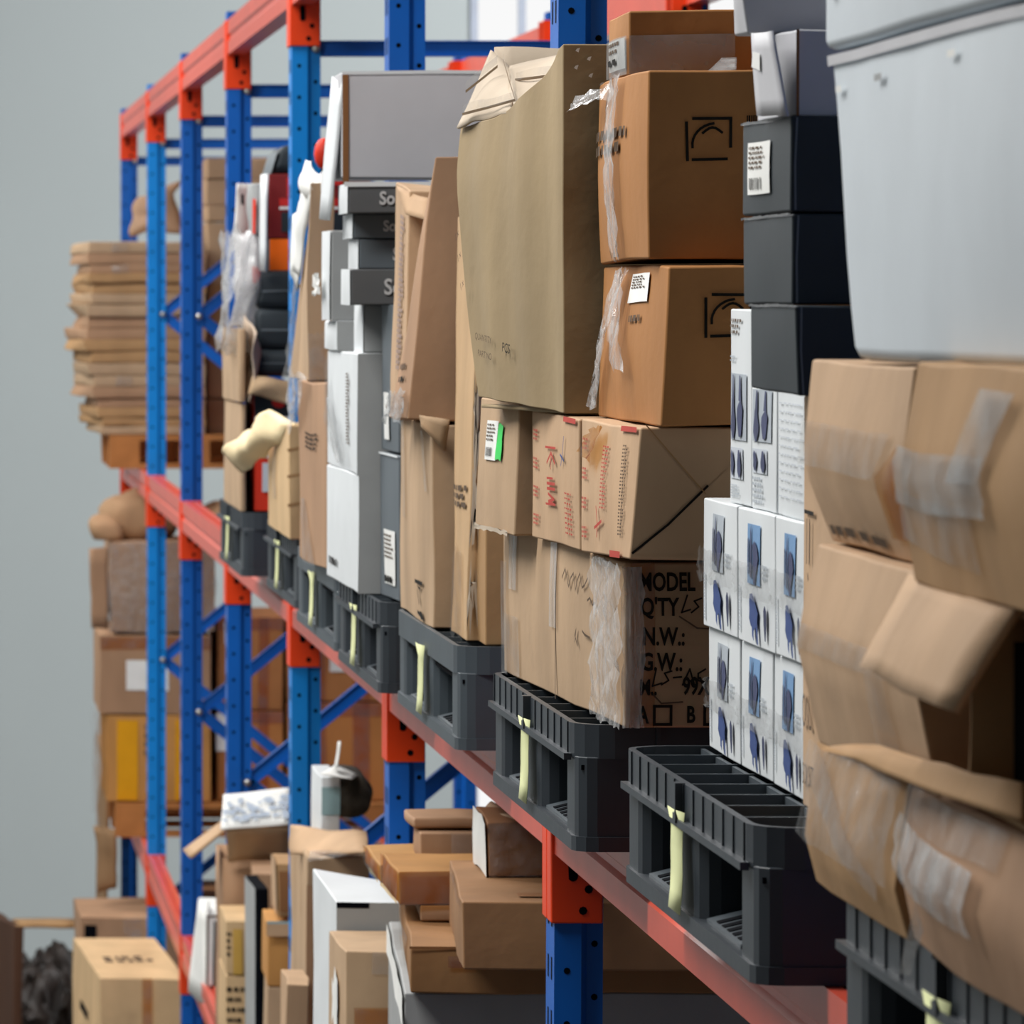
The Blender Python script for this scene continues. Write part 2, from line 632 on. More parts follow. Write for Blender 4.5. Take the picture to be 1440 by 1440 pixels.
def bar_mesh(p, q, wd=.038, th=.022):
    p, q = Vector(p), Vector(q)
    d = (q - p)
    L = d.length
    d.normalize()
    up = Vector((-d.z, 0, d.x))
    bm = bmesh.new()
    vs = []
    for t in (p, q):
        for a, b in ((-1, 0), (1, 0), (1, 1), (-1, 1)):
            vs.append(bm.verts.new(t + up * wd * .5 * a + Vector((0, th * b, 0))))
    for f in ((0, 1, 2, 3), (7, 6, 5, 4), (0, 4, 5, 1), (1, 5, 6, 2), (2, 6, 7, 3), (3, 7, 4, 0)):
        bm.faces.new([vs[i] for i in f])
    # turned-in lips of the channel section
    for a in (-1, 1):
        v2 = []
        for t in (p, q):
            for aa, b in ((a * .5, 0), (a * .5 - a * .08, 0), (a * .5 - a * .08, -.35), (a * .5, -.35)):
                v2.append(bm.verts.new(t + up * wd * aa + Vector((0, th * b, 0))))
        for f in ((0, 1, 2, 3), (7, 6, 5, 4), (0, 4, 5, 1), (1, 5, 6, 2), (2, 6, 7, 3), (3, 7, 4, 0)):
            bm.faces.new([v2[i] for i in f])
    return mesh_from(bm, 'brace')


def bolt_mesh():
    bm = bmesh.new()
    bmesh.ops.create_cone(bm, cap_ends=True, segments=10, radius1=.012, radius2=.009, depth=.012, matrix=Matrix.Rotation(math.pi / 2, 4, 'X'))
    return mesh_from(bm, 'bolt', True)


BOLT = bolt_mesh()
BRACES = [bar_mesh((.06, -.075, HC + .597), (.87, -.075, HC + .597))]
for fz in FN:
    for rz_ in RN:
        if abs(rz_ - fz) < .8:
            BRACES.append(bar_mesh((.06, -.075, HC + fz), (.87, -.075, HC + rz_)))
BASE = box_mesh('base_plate', -.03, .11, -.14, .04, 0, .008)
for k, yy in U.items():
    t = thing('rack_frame', 'blue steel upright frame of the pallet rack, ' + ORD[k], 'rack upright', (XF, yy, 0), 'blue rack uprights')
    bl = BLUE_LIT if k in (1, 4) else BLUE
    p = link('front_post', PM.copy(), bl, t)
    link('punched_holes', HM, HOLE, p)['kind'] = 'stuff'
    link('base_plate', BASE, BLUE, p)
    p2 = link('rear_post', PMR.copy(), BLUE, t)
    p2.location = (XR - XF, 0, 0)
    link('punched_holes', HMR, HOLE, p2)['kind'] = 'stuff'
    link('base_plate', BASE, BLUE, p2)
    for b in BRACES:
        link('brace', b, BLUE, t)
    for fz in FN:
        o = link('bolt', BOLT, STEEL, t)
        o.location = (.058, -.094, HC + fz)
    o = link('bolt', BOLT, STEEL, t)
    o.location = (.058, -.094, HC + .597)
    if k == 6:
        t.rotation_euler = (0, .0045, 0)
        t.location.x -= .012

BEAM_PR = [(0, 0), (.018, 0), (.018, -.012), (.028, -.012), (.028, 0), (.05, 0), (.05, -.1), (0, -.1), (0, -.062), (.006, -.056), (.006, -.046), (0, -.04)]


def beam(k, z, rear, lev):
    """beam of the bay whose far end is upright k"""
    y1, y0 = U[k] - .1, (U[k + 1] if k < 7 else 2.2)
    X = XR if rear else XF
    word = 'rear' if rear else 'front'
    bay = {0: 'farthest bay', 1: 'second farthest bay', 2: 'third farthest bay', 3: 'bay behind the far black pallet', 4: 'middle bay with tall white cartons',
           5: 'bay of the green-stickered carton', 6: 'bay under the lettered carton', 7: 'nearest bay at the corner'}[k]
    t = thing('rack_beam', 'orange %s beam on the %s level of the %s' % (word, lev, bay), 'rack beam', (X, (y0 + y1) / 2, z - .1), 'orange rack beams')
    h = (y1 - y0) / 2
    bm = bmesh.new()
    sx = -1 if rear else 1
    ox = .08 if rear else 0
    lo = [bm.verts.new((ox + sx * x, -h + .004, zz + .1)) for x, zz in BEAM_PR]
    hi = [bm.verts.new((ox + sx * x, h - .004, zz + .1)) for x, zz in BEAM_PR]
    n = len(BEAM_PR)
    for i in range(n):
        bm.faces.new((lo[i], lo[(i + 1) % n], hi[(i + 1) % n], hi[i]))
    bm.faces.new(lo[::-1])
    bm.faces.new(hi)
    link('beam_body', mesh_from(bm, 'beam_body'), PINK, t)
    for e in ((1, -1) if k < 7 else (1,)):
        bm = bmesh.new()
        ye = h * e
        add_box(bm, -.005, .068, ye - .005 * (e > 0), ye + .005 * (e < 0), -.098, .1)
        xs = (.08, .085) if rear else (-.005, 0)
        add_box(bm, xs[0], xs[1], min(ye, ye + .046 * e), max(ye, ye + .046 * e), -.098, .1)
        c = link('connector', mesh_from(bm, 'connector'), ORANGE, t)
        bevel(c, .003, 2, 40)
        if e > 0:
            bm = bmesh.new()
            pts = [(.026 + .007 * math.cos(a), -.02 + (.012 if math.sin(a) > 0 else -.012) + .007 * math.sin(a)) for a in [q * math.pi / 6 for q in range(12)]]
            bm.faces.new([bm.verts.new((x, ye - .0058, zz)) for x, zz in pts])
            for cx, cz in ((.048, -.05), (.04, -.08)):
                bm.faces.new([bm.verts.new((cx + .006 * math.cos(a), ye - .0058, cz + .006 * math.sin(a))) for a in [q * math.pi / 4 for q in range(8)]])
            link('pin_hole', mesh_from(bm, 'pin_hole'), HOLE, c)
    return t


for k in range(8):
    beam(k, MIDZ, False, 'middle')
    beam(k, MIDZ, True, 'middle')
    beam(k, LOWZ, False, 'lower')
    if k < 6:
        beam(k, TOPZ, False, 'top')
        beam(k, TOPZ, True, 'top')
    beam(k, LOWZ, True, 'lower')

# ------------------------------------------------------------------ black plastic pallets on the middle beams
DECK = MIDZ + .157


def pallet(X, Yn, Yf, label, plainrim=False, tags=True, tw=.5):
    t = thing('plastic_pallet', label, 'pallet', (X, Yn, MIDZ + .001), 'black plastic pallets on the middle beams')
    L, Wd, H = Yf - Yn, 1.06, .156
    col = PLASTL if plainrim else PLAST
    # rim: rounded band with ribs
    bm = bmesh.new()
    z0 = .114
    o1, o2 = rrect(0, Wd, 0, L, .05), rrect(.008, Wd - .008, .008, L - .008, .045)
    n = len(o1)
    rings = [[bm.verts.new((p[0], p[1], z)) for p in ring] for ring, z in ((o1, z0), (o1, H), (o2, H), (o2, z0))]
    for a in range(4):
        for i in range(n):
            bm.faces.new((rings[a][i], rings[a][(i + 1) % n], rings[(a + 1) % 4][(i + 1) % n], rings[(a + 1) % 4][i]))
    if not plainrim:
        y = .06
        while y < L - .05:
            add_box(bm, -.0018, .001, y, y + .004, z0 + .002, H)
            y += .072
        add_box(bm, -.008, .001, .04, L - .04, z0 - .004, z0 + .004)
        add_box(bm, -.01, .001, L * .5 - .01, L * .5 + .01, z0, H + .001)
        x = .1
        while x < Wd - .05:
            add_box(bm, x, x + .006, -.006, .001, z0, H)
            x += .1
    link('rim', mesh_from(bm, 'rim'), col, t)
    link('gap_shade_plate', box_mesh('gap_shade_plate', .01, Wd - .01, .01, L - .01, .1, .106), HOLE, t)  # black plate added to keep the gaps between the ribs dark
    bx = box_mesh('rib', 0, .005, .008, L - .008, .118, H - .003)
    for x in [.09 + .1 * q for q in range(10)]:
        o = link('rib', bx, PLASTL, t)
        o.location = (x, 0, 0)
    by = box_mesh('rib', .008, Wd - .008, 0, .005, .118, H - .001)
    nr = max(4, int(L / .12))
    for q in range(1, nr):
        o = link('rib', by, PLASTL, t)
        o.location = (0, L * q / nr, 0)
    # blocks
    for bxn, x0, x1 in ((0, .004, .13), (1, Wd / 2 - .07, Wd / 2 + .07), (2, Wd - .13, Wd - .004)):
        for y0, y1 in ((.004, .13), (L / 2 - .085, L / 2 + .085), (L - .13, L - .004)):
            bm = bmesh.new()
            prism(bm, rrect(x0, x1, y0, y1, .025, 3), .015, .116)
            bevel(link('block', mesh_from(bm, 'block'), col, t), .002)
    # bottom frame, slot plates
    for x0, x1 in ((0, .14), (Wd / 2 - .07, Wd / 2 + .07), (Wd - .14, Wd)):
        bm = bmesh.new()
        prism(bm, rrect(x0, x1, 0, L, .03, 3), 0, .018)
        link('runner', mesh_from(bm, 'runner'), col, t)
    bm = bmesh.new()
    add_box(bm, .14, Wd - .14, 0, .13, 0, .016)
    link('runner', mesh_from(bm, 'runner'), col, t)
    for c in (.13 + (L / 2 - .085 - .13) / 2, L - .13 - (L / 2 - .085 - .13) / 2):
        def ramp(nm, x0, x1, y0, y1, lift):
            bm = bmesh.new()
            for v in add_box(bm, x0, x1, y0, y1, 0, .004):
                v.co.z += .016 + lift + v.co.x * .24
            return mesh_from(bm, nm)
        sp = link('slot_plate', ramp('slot_plate', .01, .2, c - .12, c + .12, 0), PLASTL, t)
        sm = ramp('slot', .014, .06, 0, .02, .0012)
        for q in range(5):
            link('slot', sm, HOLE, sp).location = (0, c - .09 + q * .037, 0)
    if tags:
        yc = L * tw
        bm = bmesh.new()
        g = []
        for i in range(3):
            row = []
            for j in range(6):
                zz = .128 - j * .022
                row.append(bm.verts.new((-.004 - (.006 if j == 0 and i > 0 else .001 * j), yc - .045 + i * .045 + .008 * math.sin(j * 1.3), zz)))
            g.append(row)
        for i in range(2):
            for j in range(5):
                bm.faces.new((g[i][j], g[i + 1][j], g[i + 1][j + 1], g[i][j + 1]))
        o = link('paper_tag', mesh_from(bm, 'paper_tag', True), YELLOWP, t)
        o['label'] = 'pale yellow paper tag'
        md = o.modifiers.new('thick', 'SOLIDIFY')
        md.thickness = .0008
    return t


pallet(.815, 3.85, 4.88, 'grey plastic pallet under the taped cartons at the right edge')
pallet(.83, 5.46, 6.47, 'empty-edged black plastic pallet in front of the white picture boxes')
pallet(.81, 6.78, 7.76, 'black plastic pallet under the carton lettered MODEL')
pallet(.815, 8.30, 9.34, 'smooth-sided grey plastic pallet under the torn standing cardboard panel', True)
pallet(.80, 9.5, 10.45, 'ribbed black plastic pallet under the tall white cartons')
pallet(.81, 10.62, 11.72, 'grey plastic pallet under the creased tan carton', True)
pallet(.835, 12.1, 13.12, 'plastic pallet under the narrow beige carton')
pallet(.80, 13.5, 14.5, 'farthest black plastic pallet, under the orange-red box')

# ------------------------------------------------------------------ goods: nearest pallet (right edge of the photograph)
ZD = DECK + .001
A1 = Box('lowest film-wrapped tan carton under the open carton, above the nearest pallet', KRAFT, 1150, 1276, 1070, X=.805, zb=ZD + .004, d=.62, zt=HC - .392,
         ridge=(.35, .012), rough=.007, bulge=.008)
A1.patch('film', 'F', .0, .35, .98, .98, FILM, .005, 6, .02, rough=.004)
A1.patch('tape', 'F', 0, 0, 0, 0, TAPE, .004, pts=[(.05, .72), (.86, .2), (.9, .32), (.1, .95)])
A2 = Box('lowest taped tan carton at the right edge, on the nearest pallet', DUSTY, 1281, 1500, 1150, X=.80, zb=ZD + .004, d=.62, zt=HC - .385, ridge=(.5, .012), rough=.007, bulge=.01)
A2.patch('tape', 'F', 0, 0, 0, 0, FILMW, .006, pts=[(.02, .45), (.62, .35), (.62, .72), (.02, .8)], rough=.004)
A2.patch('tape', 'F', .0, .76, .7, .98, TAPE, .004, 6)
sheet('film_tail', [W(1268, 1372, 4.42), W(1284, 1376, 4.4), W(1322, 1232, 4.3), W(1296, 1228, 4.32)], FILMW, A2.root, 0, 6, .006)
D1 = Box('tan carton with pushed-out front, below the two taped cartons and left of the lifted flap', PEACH, 1152, 1318, 780, X=.797, zb=A1.zt + .002, d=.5, zt=HC - .216,
         ridge=(.52, .02), rough=.004)
D1.patch('tape', 'F', .0, .5, 1, .62, TAPE, .004)
D1.patch('tape', 'F', 0, 0, 0, 0, TAPE, .003, pts=[(.62, .05), (.8, .1), (.8, .5), (.68, .5)])
# open carton with lifted flap
t = thing('open_carton', 'open carton with a lifted flap and dark inside at the right edge', 'carton', (1.0, 4.0, A2.zt + .002))
z0, z1 = A2.zt + .003, HC - .228
y0, y1 = 3.55, 4.19
for nm, q in (('side_panel', [(.80, y1, z0), (1.25, y1, z0), (1.25, y1, z1), (.80, y1, z1)]),
              ('back_panel', [(1.25, y0, z0), (1.25, y1, z0), (1.25, y1, z1), (1.25, y0, z1)]),
              ('bottom_panel', [(.80, y0, z0), (1.25, y0, z0), (1.25, y1, z0), (.80, y1, z0)]),
              ('top_panel', [(.80, y0, z1), (1.25, y0, z1), (1.25, y1, z1), (.80, y1, z1)]),
              ('side_panel', [(.765, 3.72, z0), (1.25, 3.72, z0), (1.25, 3.72, z1), (.765, 3.72, z1)])):
    sheet(nm, q, KRAFT, t, .005, 5, .004)
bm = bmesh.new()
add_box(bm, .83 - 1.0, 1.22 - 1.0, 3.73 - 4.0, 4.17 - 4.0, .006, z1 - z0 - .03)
link('interior_shade_block', mesh_from(bm, 'interior_shade_block'), HOLE, t)  # black block added so the inside of the carton looks dark
sheet('flap', [W(1212, 943, 4.33), W(1345, 1003, 3.93), W(1433, 860, 3.9), W(1280, 806, 4.33)], PEACH, t, .006, 6, .004, .006)
sheet('lower_flap', [W(1160, 1055, 4.62), W(1440, 1160, 3.92), W(1440, 1105, 3.95), W(1240, 1050, 4.45)], KRAFT, t, .005, 6, .006)
E1 = Box('taped tan carton with a bent-out front, under the white crate', PEACH, 1144, 1288, 516, X=.803, zb=D1.zt + .002, d=.5, ridge=(.42, .02), rough=.004,
         off={(0, 0, 0): (.012, 0, 0), (0, 1, 0): (.006, -.06, 0), (0, 0, 1): (0, 0, 0)})
E1.patch('tape', 'F', 0, 0, 0, 0, TAPE, .004, pts=[(0, .42), (.78, .42), (.9, .66), (0, .66)])
E1.patch('tape', 'F', 0, 0, 0, 0, TAPEY, .003, pts=[(.76, .12), (.97, .12), (.97, .6), (.8, .44)])
E1.prints('faded_print', 'F', .08, .03, .8, .1, 1, INKG, .9, .3)
E2 = Box('tan carton wrapped in wide clear tape at the right edge, under the white crate', KRAFT, 1288, 1520, 523, X=.775, zb=D1.zt - .004, d=.5, ridge=(.5, .014), rough=.005)
E2.patch('tape', 'F', .0, .36, .62, .62, BAND, .004, 7, rough=.003)
E2.patch('tape', 'F', 0, 0, 0, 0, BAND, .005, pts=[(.42, .5), (.6, .5), (.72, .9), (.5, .9)], rough=.003)
E2.patch('tape', 'F', 0, 0, 0, 0, TAPE, .003, pts=[(0, .2), (.5, .12), (.5, .4), (0, .42)])
# white crate
zc = max(E1.zt, E2.zt) - .003
FW = Box('large white crate with staples and a lid seam at the upper right', COLDW, 1168, 1600, 20, X=.80, zb=zc, d=.7, zt=HC + .2146, name='white_crate', cat='crate', bulge=.006,
         rough=.003, bev=.012, off={(0, 1, 0): (.004, -.1, 0), (1, 1, 0): (0, -.1, 0)}, body='crate_body')
for u, v in ((.03, .86), (.47, .885), (.2, .87)):
    FW.patch('staple', 'F', u, v, u + .026, v + .022, PAPER if u != .2 else GREYB, .004, 2)
FW.patch('edge_strip', 'F', 0, .955, 1.0, .99, GREYW, .003, 8)
FL = Box('', COLDW, 1160, 1600, 0, X=.797, zb=HC + .217, d=.7, zt=HC + .42, bulge=.006, bev=.008, root=FW.root, body='lid')
FL.loc = FW.loc
FW.root['label'] = 'large white crate with staples and a lid seam at the upper right'
dz = (HC + .217) - FW.loc.z
for ch in FW.root.children:
    if ch.name.startswith('lid'):
        ch.location = (0.0 + (.797 + .7 / 2) - FW.loc.x, ((F * .797 / 1721) + (F * .797 / 1281)) / 2 - FW.loc.y, dz)
for u, v in ((.04, .22), (.17, .25)):
    o = FL.patch('staple', 'F', u, v, u + .02, v + .03, HOLE, .004, 2)
    o.location = [c for c in FW.root.children if c.name.startswith('lid')][0].location

# ------------------------------------------------------------------ second pallet: white picture boxes, black boxes
XW = .925


def picture_box(label, xa, xb, yt, zb, zt, kind, X=XW, grp='white printed picture boxes'):
    b = Box(label, WHITEB, xa, xb, yt, X=X, zb=zb, zt=zt, d=.3, name='picture_box', cat='box', group=grp, rough=.0015, bulge=.002, bev=.002)
    def blob(cx, cy, rx, ry, k=10, sd=0):
        return [(cx + rx * math.cos(a) * (1 + .25 * math.sin(3 * a + sd)), cy + ry * math.sin(a) * (1 + .12 * math.cos(2 * a + sd))) for a in [q * 2 * math.pi / k for q in range(k)]]
    if kind == 'A':
        b.patch('picture', 'F', .34, .46, .68, .9, PICG if xb < 1080 else PICB, .0015, 2)
        b.polys('tool_picture', 'F', [[(.38, .78), (.41, .8), (.42, .52), (.39, .54)], [(.45, .84), (.47, .9), (.49, .5), (.45, .52)], blob(.58, .66, .07, .13, 10, 1), [(.52, .6), (.62, .6), (.58, .46), (.54, .47)]], INKN)
        b.polys('tool_picture', 'F', [blob(.5, .26, .11, .13, 12, 2), [(.46, .2), (.52, .2), (.5, .04), (.46, .08)], [(.56, .2), (.61, .22), (.62, .02), (.58, .03)]], INKB)
        b.polys('tool_picture', 'F', [blob(.81, .2, .035, .15, 10, 0)], INKN)
        b.prints('side_print', 'F', .06, .03, .12, .42, 1, PICG, .95, .3, .002, True, 14)
        b.prints('side_print', 'F', .72, .5, .86, .62, 3, PICG, .95, .4, .002)
    else:
        p0, p1, q0, q1 = (.56, .985, .3, .5) if kind == 'C' else (.33, .67, .13, .29)
        b.patch('picture', 'F', .1, p0, .86, p1, PICG, .0015, 2)
        hh = p1 - p0
        for cx in (.3, .64):
            b.polys('tool_picture', 'F', [blob(cx, p0 + hh * .32, .11, hh * .3, 12, cx * 9), [(cx - .05, p0 + hh * .6), (cx + .06, p0 + hh * .58), (cx + .03, p0 + hh * .98), (cx - .02, p0 + hh * .98)]], INKN)
            b.polys('tool_picture', 'F', [blob(cx - .05, (q0 + q1) / 2, .08, (q1 - q0) * .42, 10, cx * 5)], INKN)
        b.patch('picture', 'F', .08, q0, .7, q1, PICL, .0012, 2)
        b.prints('side_print', 'F', .1, .03, .6, q0 - .03, 5, PICG, .8, .5, .002)
        if kind == 'T':
            b.prints('side_print', 'F', .06, .86, .7, .95, 3, INKG, .8, .5, .002)
            b.prints('side_print', 'F', .06, .72, .4, .76, 2, PICG, .8, .5, .002)
    return b


JZ1, JZ2, JZ3 = HC - .3795, HC - .231, HC - .012
cols2 = ((997, 1041, 'left'), (1043, 1087, 'middle'), (1089, 1134, 'right'))
cols1 = ((990, 1036, 'left'), (1038, 1089, 'middle'), (1091, 1136, 'right'))
for a, b_, wd in cols2:
    pb = picture_box('white box with blue tool pictures, %s of the bottom row' % wd, a, b_, 900, ZD, JZ1 - .001, 'A')
    pb.patch('film_band', 'F', -.01, .34, 1.0, .58, FILM, .004, 9, .015, rough=.004)
for a, b_, wd in cols1:
    pb = picture_box('white box with blue tool pictures, %s of the second row up' % wd, a, b_, 740, JZ1, JZ2 - .001, 'A', XW - .006)
    pb.patch('film_band', 'F', -.01, .36, 1.0, .62, FILM, .004, 9, .015, rough=.004)
picture_box('tall white box with grey tool pictures beside the black boxes, leftmost of the upper row', 1027, 1056, 440, JZ2, JZ3, 'T')
picture_box('white box with grey tool pictures under the lowest black box', 1057.5, 1092, 560, JZ2, HC - .097, 'C')
jb = Box('plain white box with faint printed lines under the black boxes', WHITEB, 1093.5, 1140, 560, X=XW, zb=JZ2, zt=HC - .097, d=.3, name='picture_box', cat='box',
         group='white printed picture boxes', rough=.0015, bulge=.002)
jb.prints('side_print', 'F', .1, .1, .9, .9, 12, PICL, .9, .85, .002)
C1 = Box('tan carton with arrow mark beside the white picture boxes, behind the taped cartons', PEACH, 1130.5, 1200, 740, X=.917, zb=ZD, d=.4, zt=HC - .1)
C1.strokes('arrow_mark', 'F', [[(.1, .72), (.3, .72)], [(.16, .7), (.16, .6)], [(.22, .7), (.22, .6)], [(.19, .57), (.2, .56)]], INK, .004)
C1.text('F', .06, .2, .05, 'ONL', INKG, .55)
C1.text('F', .06, .06, .032, 'BOX SIZE', INKG, .5)
XB = .865
I3 = Box('lowest of three black boxes stacked beside the white crate', BLACKB, 1056, 1119, 430, 553, X=XB, d=.42, name='black_box', cat='box', group='stacked black boxes', rough=.002, bulge=.002,
         off={(0, 0, 0): (.002, 0, -.003)})
I2 = Box('middle one of three black boxes stacked beside the white crate', BLACKB, 1046, 1112, 300, X=XB, zb=I3.zt + .001, d=.42, name='black_box', cat='box', group='stacked black boxes', rough=.002, bulge=.002)
I1 = Box('topmost black box, with a white barcode label', BLACKB, 1044, 1112, 163, X=XB, zb=I2.zt + .001, d=.42, name='black_box', cat='box', group='stacked black boxes', rough=.002, bulge=.002)
I1.label_sheet('F', .18, .22, .66, .78, txt=INKG)
for b in (I1, I2, I3):
    b.patch('lid_edge', 'F', .0, .985, 1.0, 1.008, CHAR, .002, 18, .01)
    b.strokes('corner_wear', 'N', [[(.012, .03), (.01, .5), (.014, .97)]], SLATE, .002)
H1 = Box('dented grey-white carton with a bent corner flap on top of the black boxes', GREYW, 1066, 1122, 40, X=.875, zb=I1.zt + .001, d=.35, bulge=-.004, rough=.004)
sheet('flap', [W(1068, 162, 5.6), W(1106, 163, 5.42), W(1086, 42, 5.46), W(1062, 48, 5.62)], GREYW, H1.root, .004, 5, .003)
H1.patch('sticker', 'F', 0, 0, 0, 0, PAPER, .028, 2, pts=[(.45, .6), (.7, .55), (.72, .75), (.5, .78)])
H1.patch('seam', 'N', .0, .0, .008, 1, DARKCARD, .002, 3)
G1 = Box('pale grey box at the top edge above the dented grey-white carton', GREYW, 1035, 1052, -60, X=.85, zb=H1.zt + .003, d=.4, off={(0, 0, 1): (-.012, 0, 0)})

# ------------------------------------------------------------------ third pallet: lettered carton, red-printed cartons, brown cartons
K1 = Box('large carton lettered MODEL with film on its corner, on the black pallet', TAN, 708, 877, 790, Y=6.72, Y2=7.74, zb=ZD, zt=HC - .32, d=.75, rough=.003, bulge=.004, n=8)
K1.strokes('seam', 'F', [[(.49, 0), (.49, 1)]], INKG, .005)
K1.patch('film', 'F', .82, .0, 1.01, 1.0, STREAK, .005, 16, .015, rough=.008)
K1.patch('film', 'N', -.005, .0, .03, .98, STREAK, .005, 12, .003, rough=.006)
K1.patch('tape', 'F', .08, .6, .15, 1.0, STREAK, .003)
K1.patch('tape', 'F', .455, .45, .51, 1.0, STREAK, .0035)
K1.patch('tape', 'F', .02, .02, .17, .42, TAPE, .003)
K1.patch('tape', 'F', .0, .0, .06, .78, TAPE, .004)
scr = [[(.56 + .02 * k + random.uniform(-.008, .008), .8 + .05 * math.sin(k * 2.1) + random.uniform(-.02, .02)) for k in range(11)]]
scr.append([(.76, .7), (.78, .72), (.8, .68), (.82, .7)])
scr.append([(.66, .42), (.67, .5), (.66, .46), (.68, .4)])
scr.append([(.72, .5), (.74, .48), (.78, .47)])
K1.strokes('handwriting', 'F', scr, INKG, .003)
dwN, dhN = K1.dims('N')
for px, py, sz, tx, sxx in ((898, 831, 36, 'MODEL', .66), (899, 866, 35, "Q'TY", .7), (902, 908, 35, 'N.W.:', .7), (900, 944, 35, 'G.W.:', .7), (898, 978, 30, 'M..', .7), (960, 977, 34, '99X', .66),
                            (896, 1017, 33, 'A', .7), (966, 1016, 32, 'B', .7)):
    s_ = F / K1.Yn
    p = W(px, py, K1.Yn)
    u = (p.x - K1.X) / dwN
    v = (p.z - K1.zb) / dhN
    K1.text('N', u, v, sz / s_, tx, INK, sxx, bold=.0008)


def nuv(b, px, py):
    p = W(px, py, b.Yn)
    w_, h_ = b.dims('N')
    return ((p.x - b.X) / w_, (p.z - b.zb) / h_)


K1.strokes('printed_square', 'N', [[nuv(K1, *q) for q in ((920, 994), (944, 994), (944, 1019), (920, 1019), (920, 994))],
                                   [nuv(K1, *q) for q in ((992, 994), (1016, 994), (1016, 1019), (992, 1019), (992, 994))]], INK, .0035)
K1.strokes('handwriting', 'N', [[nuv(K1, *q) for q in ((966, 838), (958, 862), (970, 858))], [nuv(K1, *q) for q in ((986, 842), (976, 846), (982, 854), (972, 862))],
                                [nuv(K1, *q) for q in ((922, 942), (917, 966), (930, 962))], [nuv(K1, *q) for q in ((944, 945), (934, 948), (940, 958), (930, 964))],
                                [nuv(K1, *q) for q in ((947, 954), (958, 953))],
                                [nuv(K1, *q) for q in ((960, 964), (970, 942), (976, 962), (964, 954))], [nuv(K1, *q) for q in ((992, 942), (982, 948), (982, 958), (992, 960))]], INK, .002)
K1.strokes('crease', 'N', [[nuv(K1, *q) for q in ((955, 868), (980, 884), (1000, 885))], [nuv(K1, *q) for q in ((915, 975), (930, 990), (960, 988))]], INKG, .002)
K1.patch('tape', 'N', 0.01, .0, .05, 1, TAPEY, .002, 5)
M1 = Box('brown carton in the shade behind the standing torn panel', KRAFT, 640, 682, 735, Y=8.32, zb=ZD, xr=1000, dy=.36, zt=HC - .32)
L1 = Box('tan carton with a white label and green sticker', TAN, 668, 723, 553, Y=7.42, Y2=7.72, zb=K1.zt + .002, d=.5, zt=HC - .137, off={(0, 1, 1): (.006, -.02, 0), (0, 0, 1): (.008, 0, 0)})
L1.label_sheet('F', .26, .53, .56, .83)
L1.patch('green_sticker', 'F', 0, 0, 0, 0, GREEN, .0028, pts=[(.56, .54), (.7, .54), (.7, .8), (.58, .82)], jag=.008, label='bright green sticker')
L1.patch('torn_edge', 'F', .05, -.005, .9, .03, INNER, .003, 10, .01)
L2 = Box('tan carton with small red print, left of the torn red-printed carton', PEACH, 748, 814, 585, Y=6.97, Y2=7.38, zb=K1.zt + .002, d=.5, zt=HC - .15)
L3 = Box('tan carton with red print and torn tape, under the lower brown carton', PEACH, 818, 901, 599, Y=6.55, Y2=6.955, zb=K1.zt + .003, d=.55, zt=HC - .1515, off={(0, 0, 0): (-.012, .02, .006)})
for b, u0 in ((L2, .08), (L3, .07)):
    for k in range(4):
        b.prints('red_print', 'F', u0, .1 + .22 * k, u0 + .13, .2 + .22 * k, 3, INKR, .9, .5, words=3)
L2.strokes('red_symbol', 'F', [[(.44, .62), (.52, .7), (.6, .62)], [(.52, .7), (.52, .58)], [(.44, .46), (.6, .46)], [(.44, .42), (.6, .42)], [(.46, .38), (.58, .34), (.46, .32), (.58, .3)]], INKR, .004)
L2.strokes('red_rule', 'F', [[(.4, .74), (.6, .74)], [(.4, .3), (.6, .3)], [(.44, .5), (.56, .5)]], INKR, .003)
L2.prints('red_print', 'F', .78, .08, .93, .42, 9, INKR, .9, .65, words=3)
L2.strokes('pen_mark', 'F', [[(.72, .62), (.74, .72), (.75, .84)], [(.7, .7), (.77, .66)]], INKB, .003)
L3.prints('red_print', 'F', .46, .34, .56, .84, 16, INKR, .9, .6, words=2)
L3.prints('faded_print', 'F', .8, .16, .88, .86, 26, INKG, .9, .55, words=2)
L3.strokes('red_scrawl', 'F', [[(.4, .14), (.42, .24), (.4, .36)], [(.36, .2), (.5, .26)]], INKR, .004)
L3.patch('torn_tape', 'F', 0, 0, 0, 0, TAPEY, .006, pts=[(.1, .76), (.34, .7), (.5, .98), (.3, .95)], jag=.02, rough=.006)
for b, q in ((L2, (.72, .96, .98, 1.0)), (L3, (.66, .0, .86, .05)), (L3, (.74, .96, .98, 1.0))):
    b.patch('red_sticker', 'F', q[0], q[1], q[2], q[3], INKR, .003, 3)
L3.strokes('fold_line', 'N', [[nuv(L3, 908, 604), nuv(L3, 1000, 700)]], KRAFT, .0015)
L3.strokes('fold_edge', 'N', [[nuv(L3, 905, 786), nuv(L3, 950, 745), nuv(L3, 1002, 690)]], INK, .003)
L3.patch('lower_flap', 'N', 0, 0, 0, 0, PEACH, .0015, 4, pts=[nuv(L3, 908, 788), nuv(L3, 1040, 788), nuv(L3, 1040, 655), nuv(L3, 1000, 694)])
O2 = Box('lower brown carton with a printed square and white sticker', RED_BROWN, 849, 927, 372, Y=6.52, Y2=7.03, zb=L3.zt + .002, d=.5, rough=.006, bulge=.01,
         off={(0, 1, 0): (-.005, 0, 0), (0, 0, 1): (.01, 0, 0)})
O1 = Box('upper brown carton with a printed square and film strip', RED_BROWN, 842, 911, 98, Y=6.58, Y2=7.03, zb=O2.zt + .004, d=.5, rough=.006, bulge=.01)


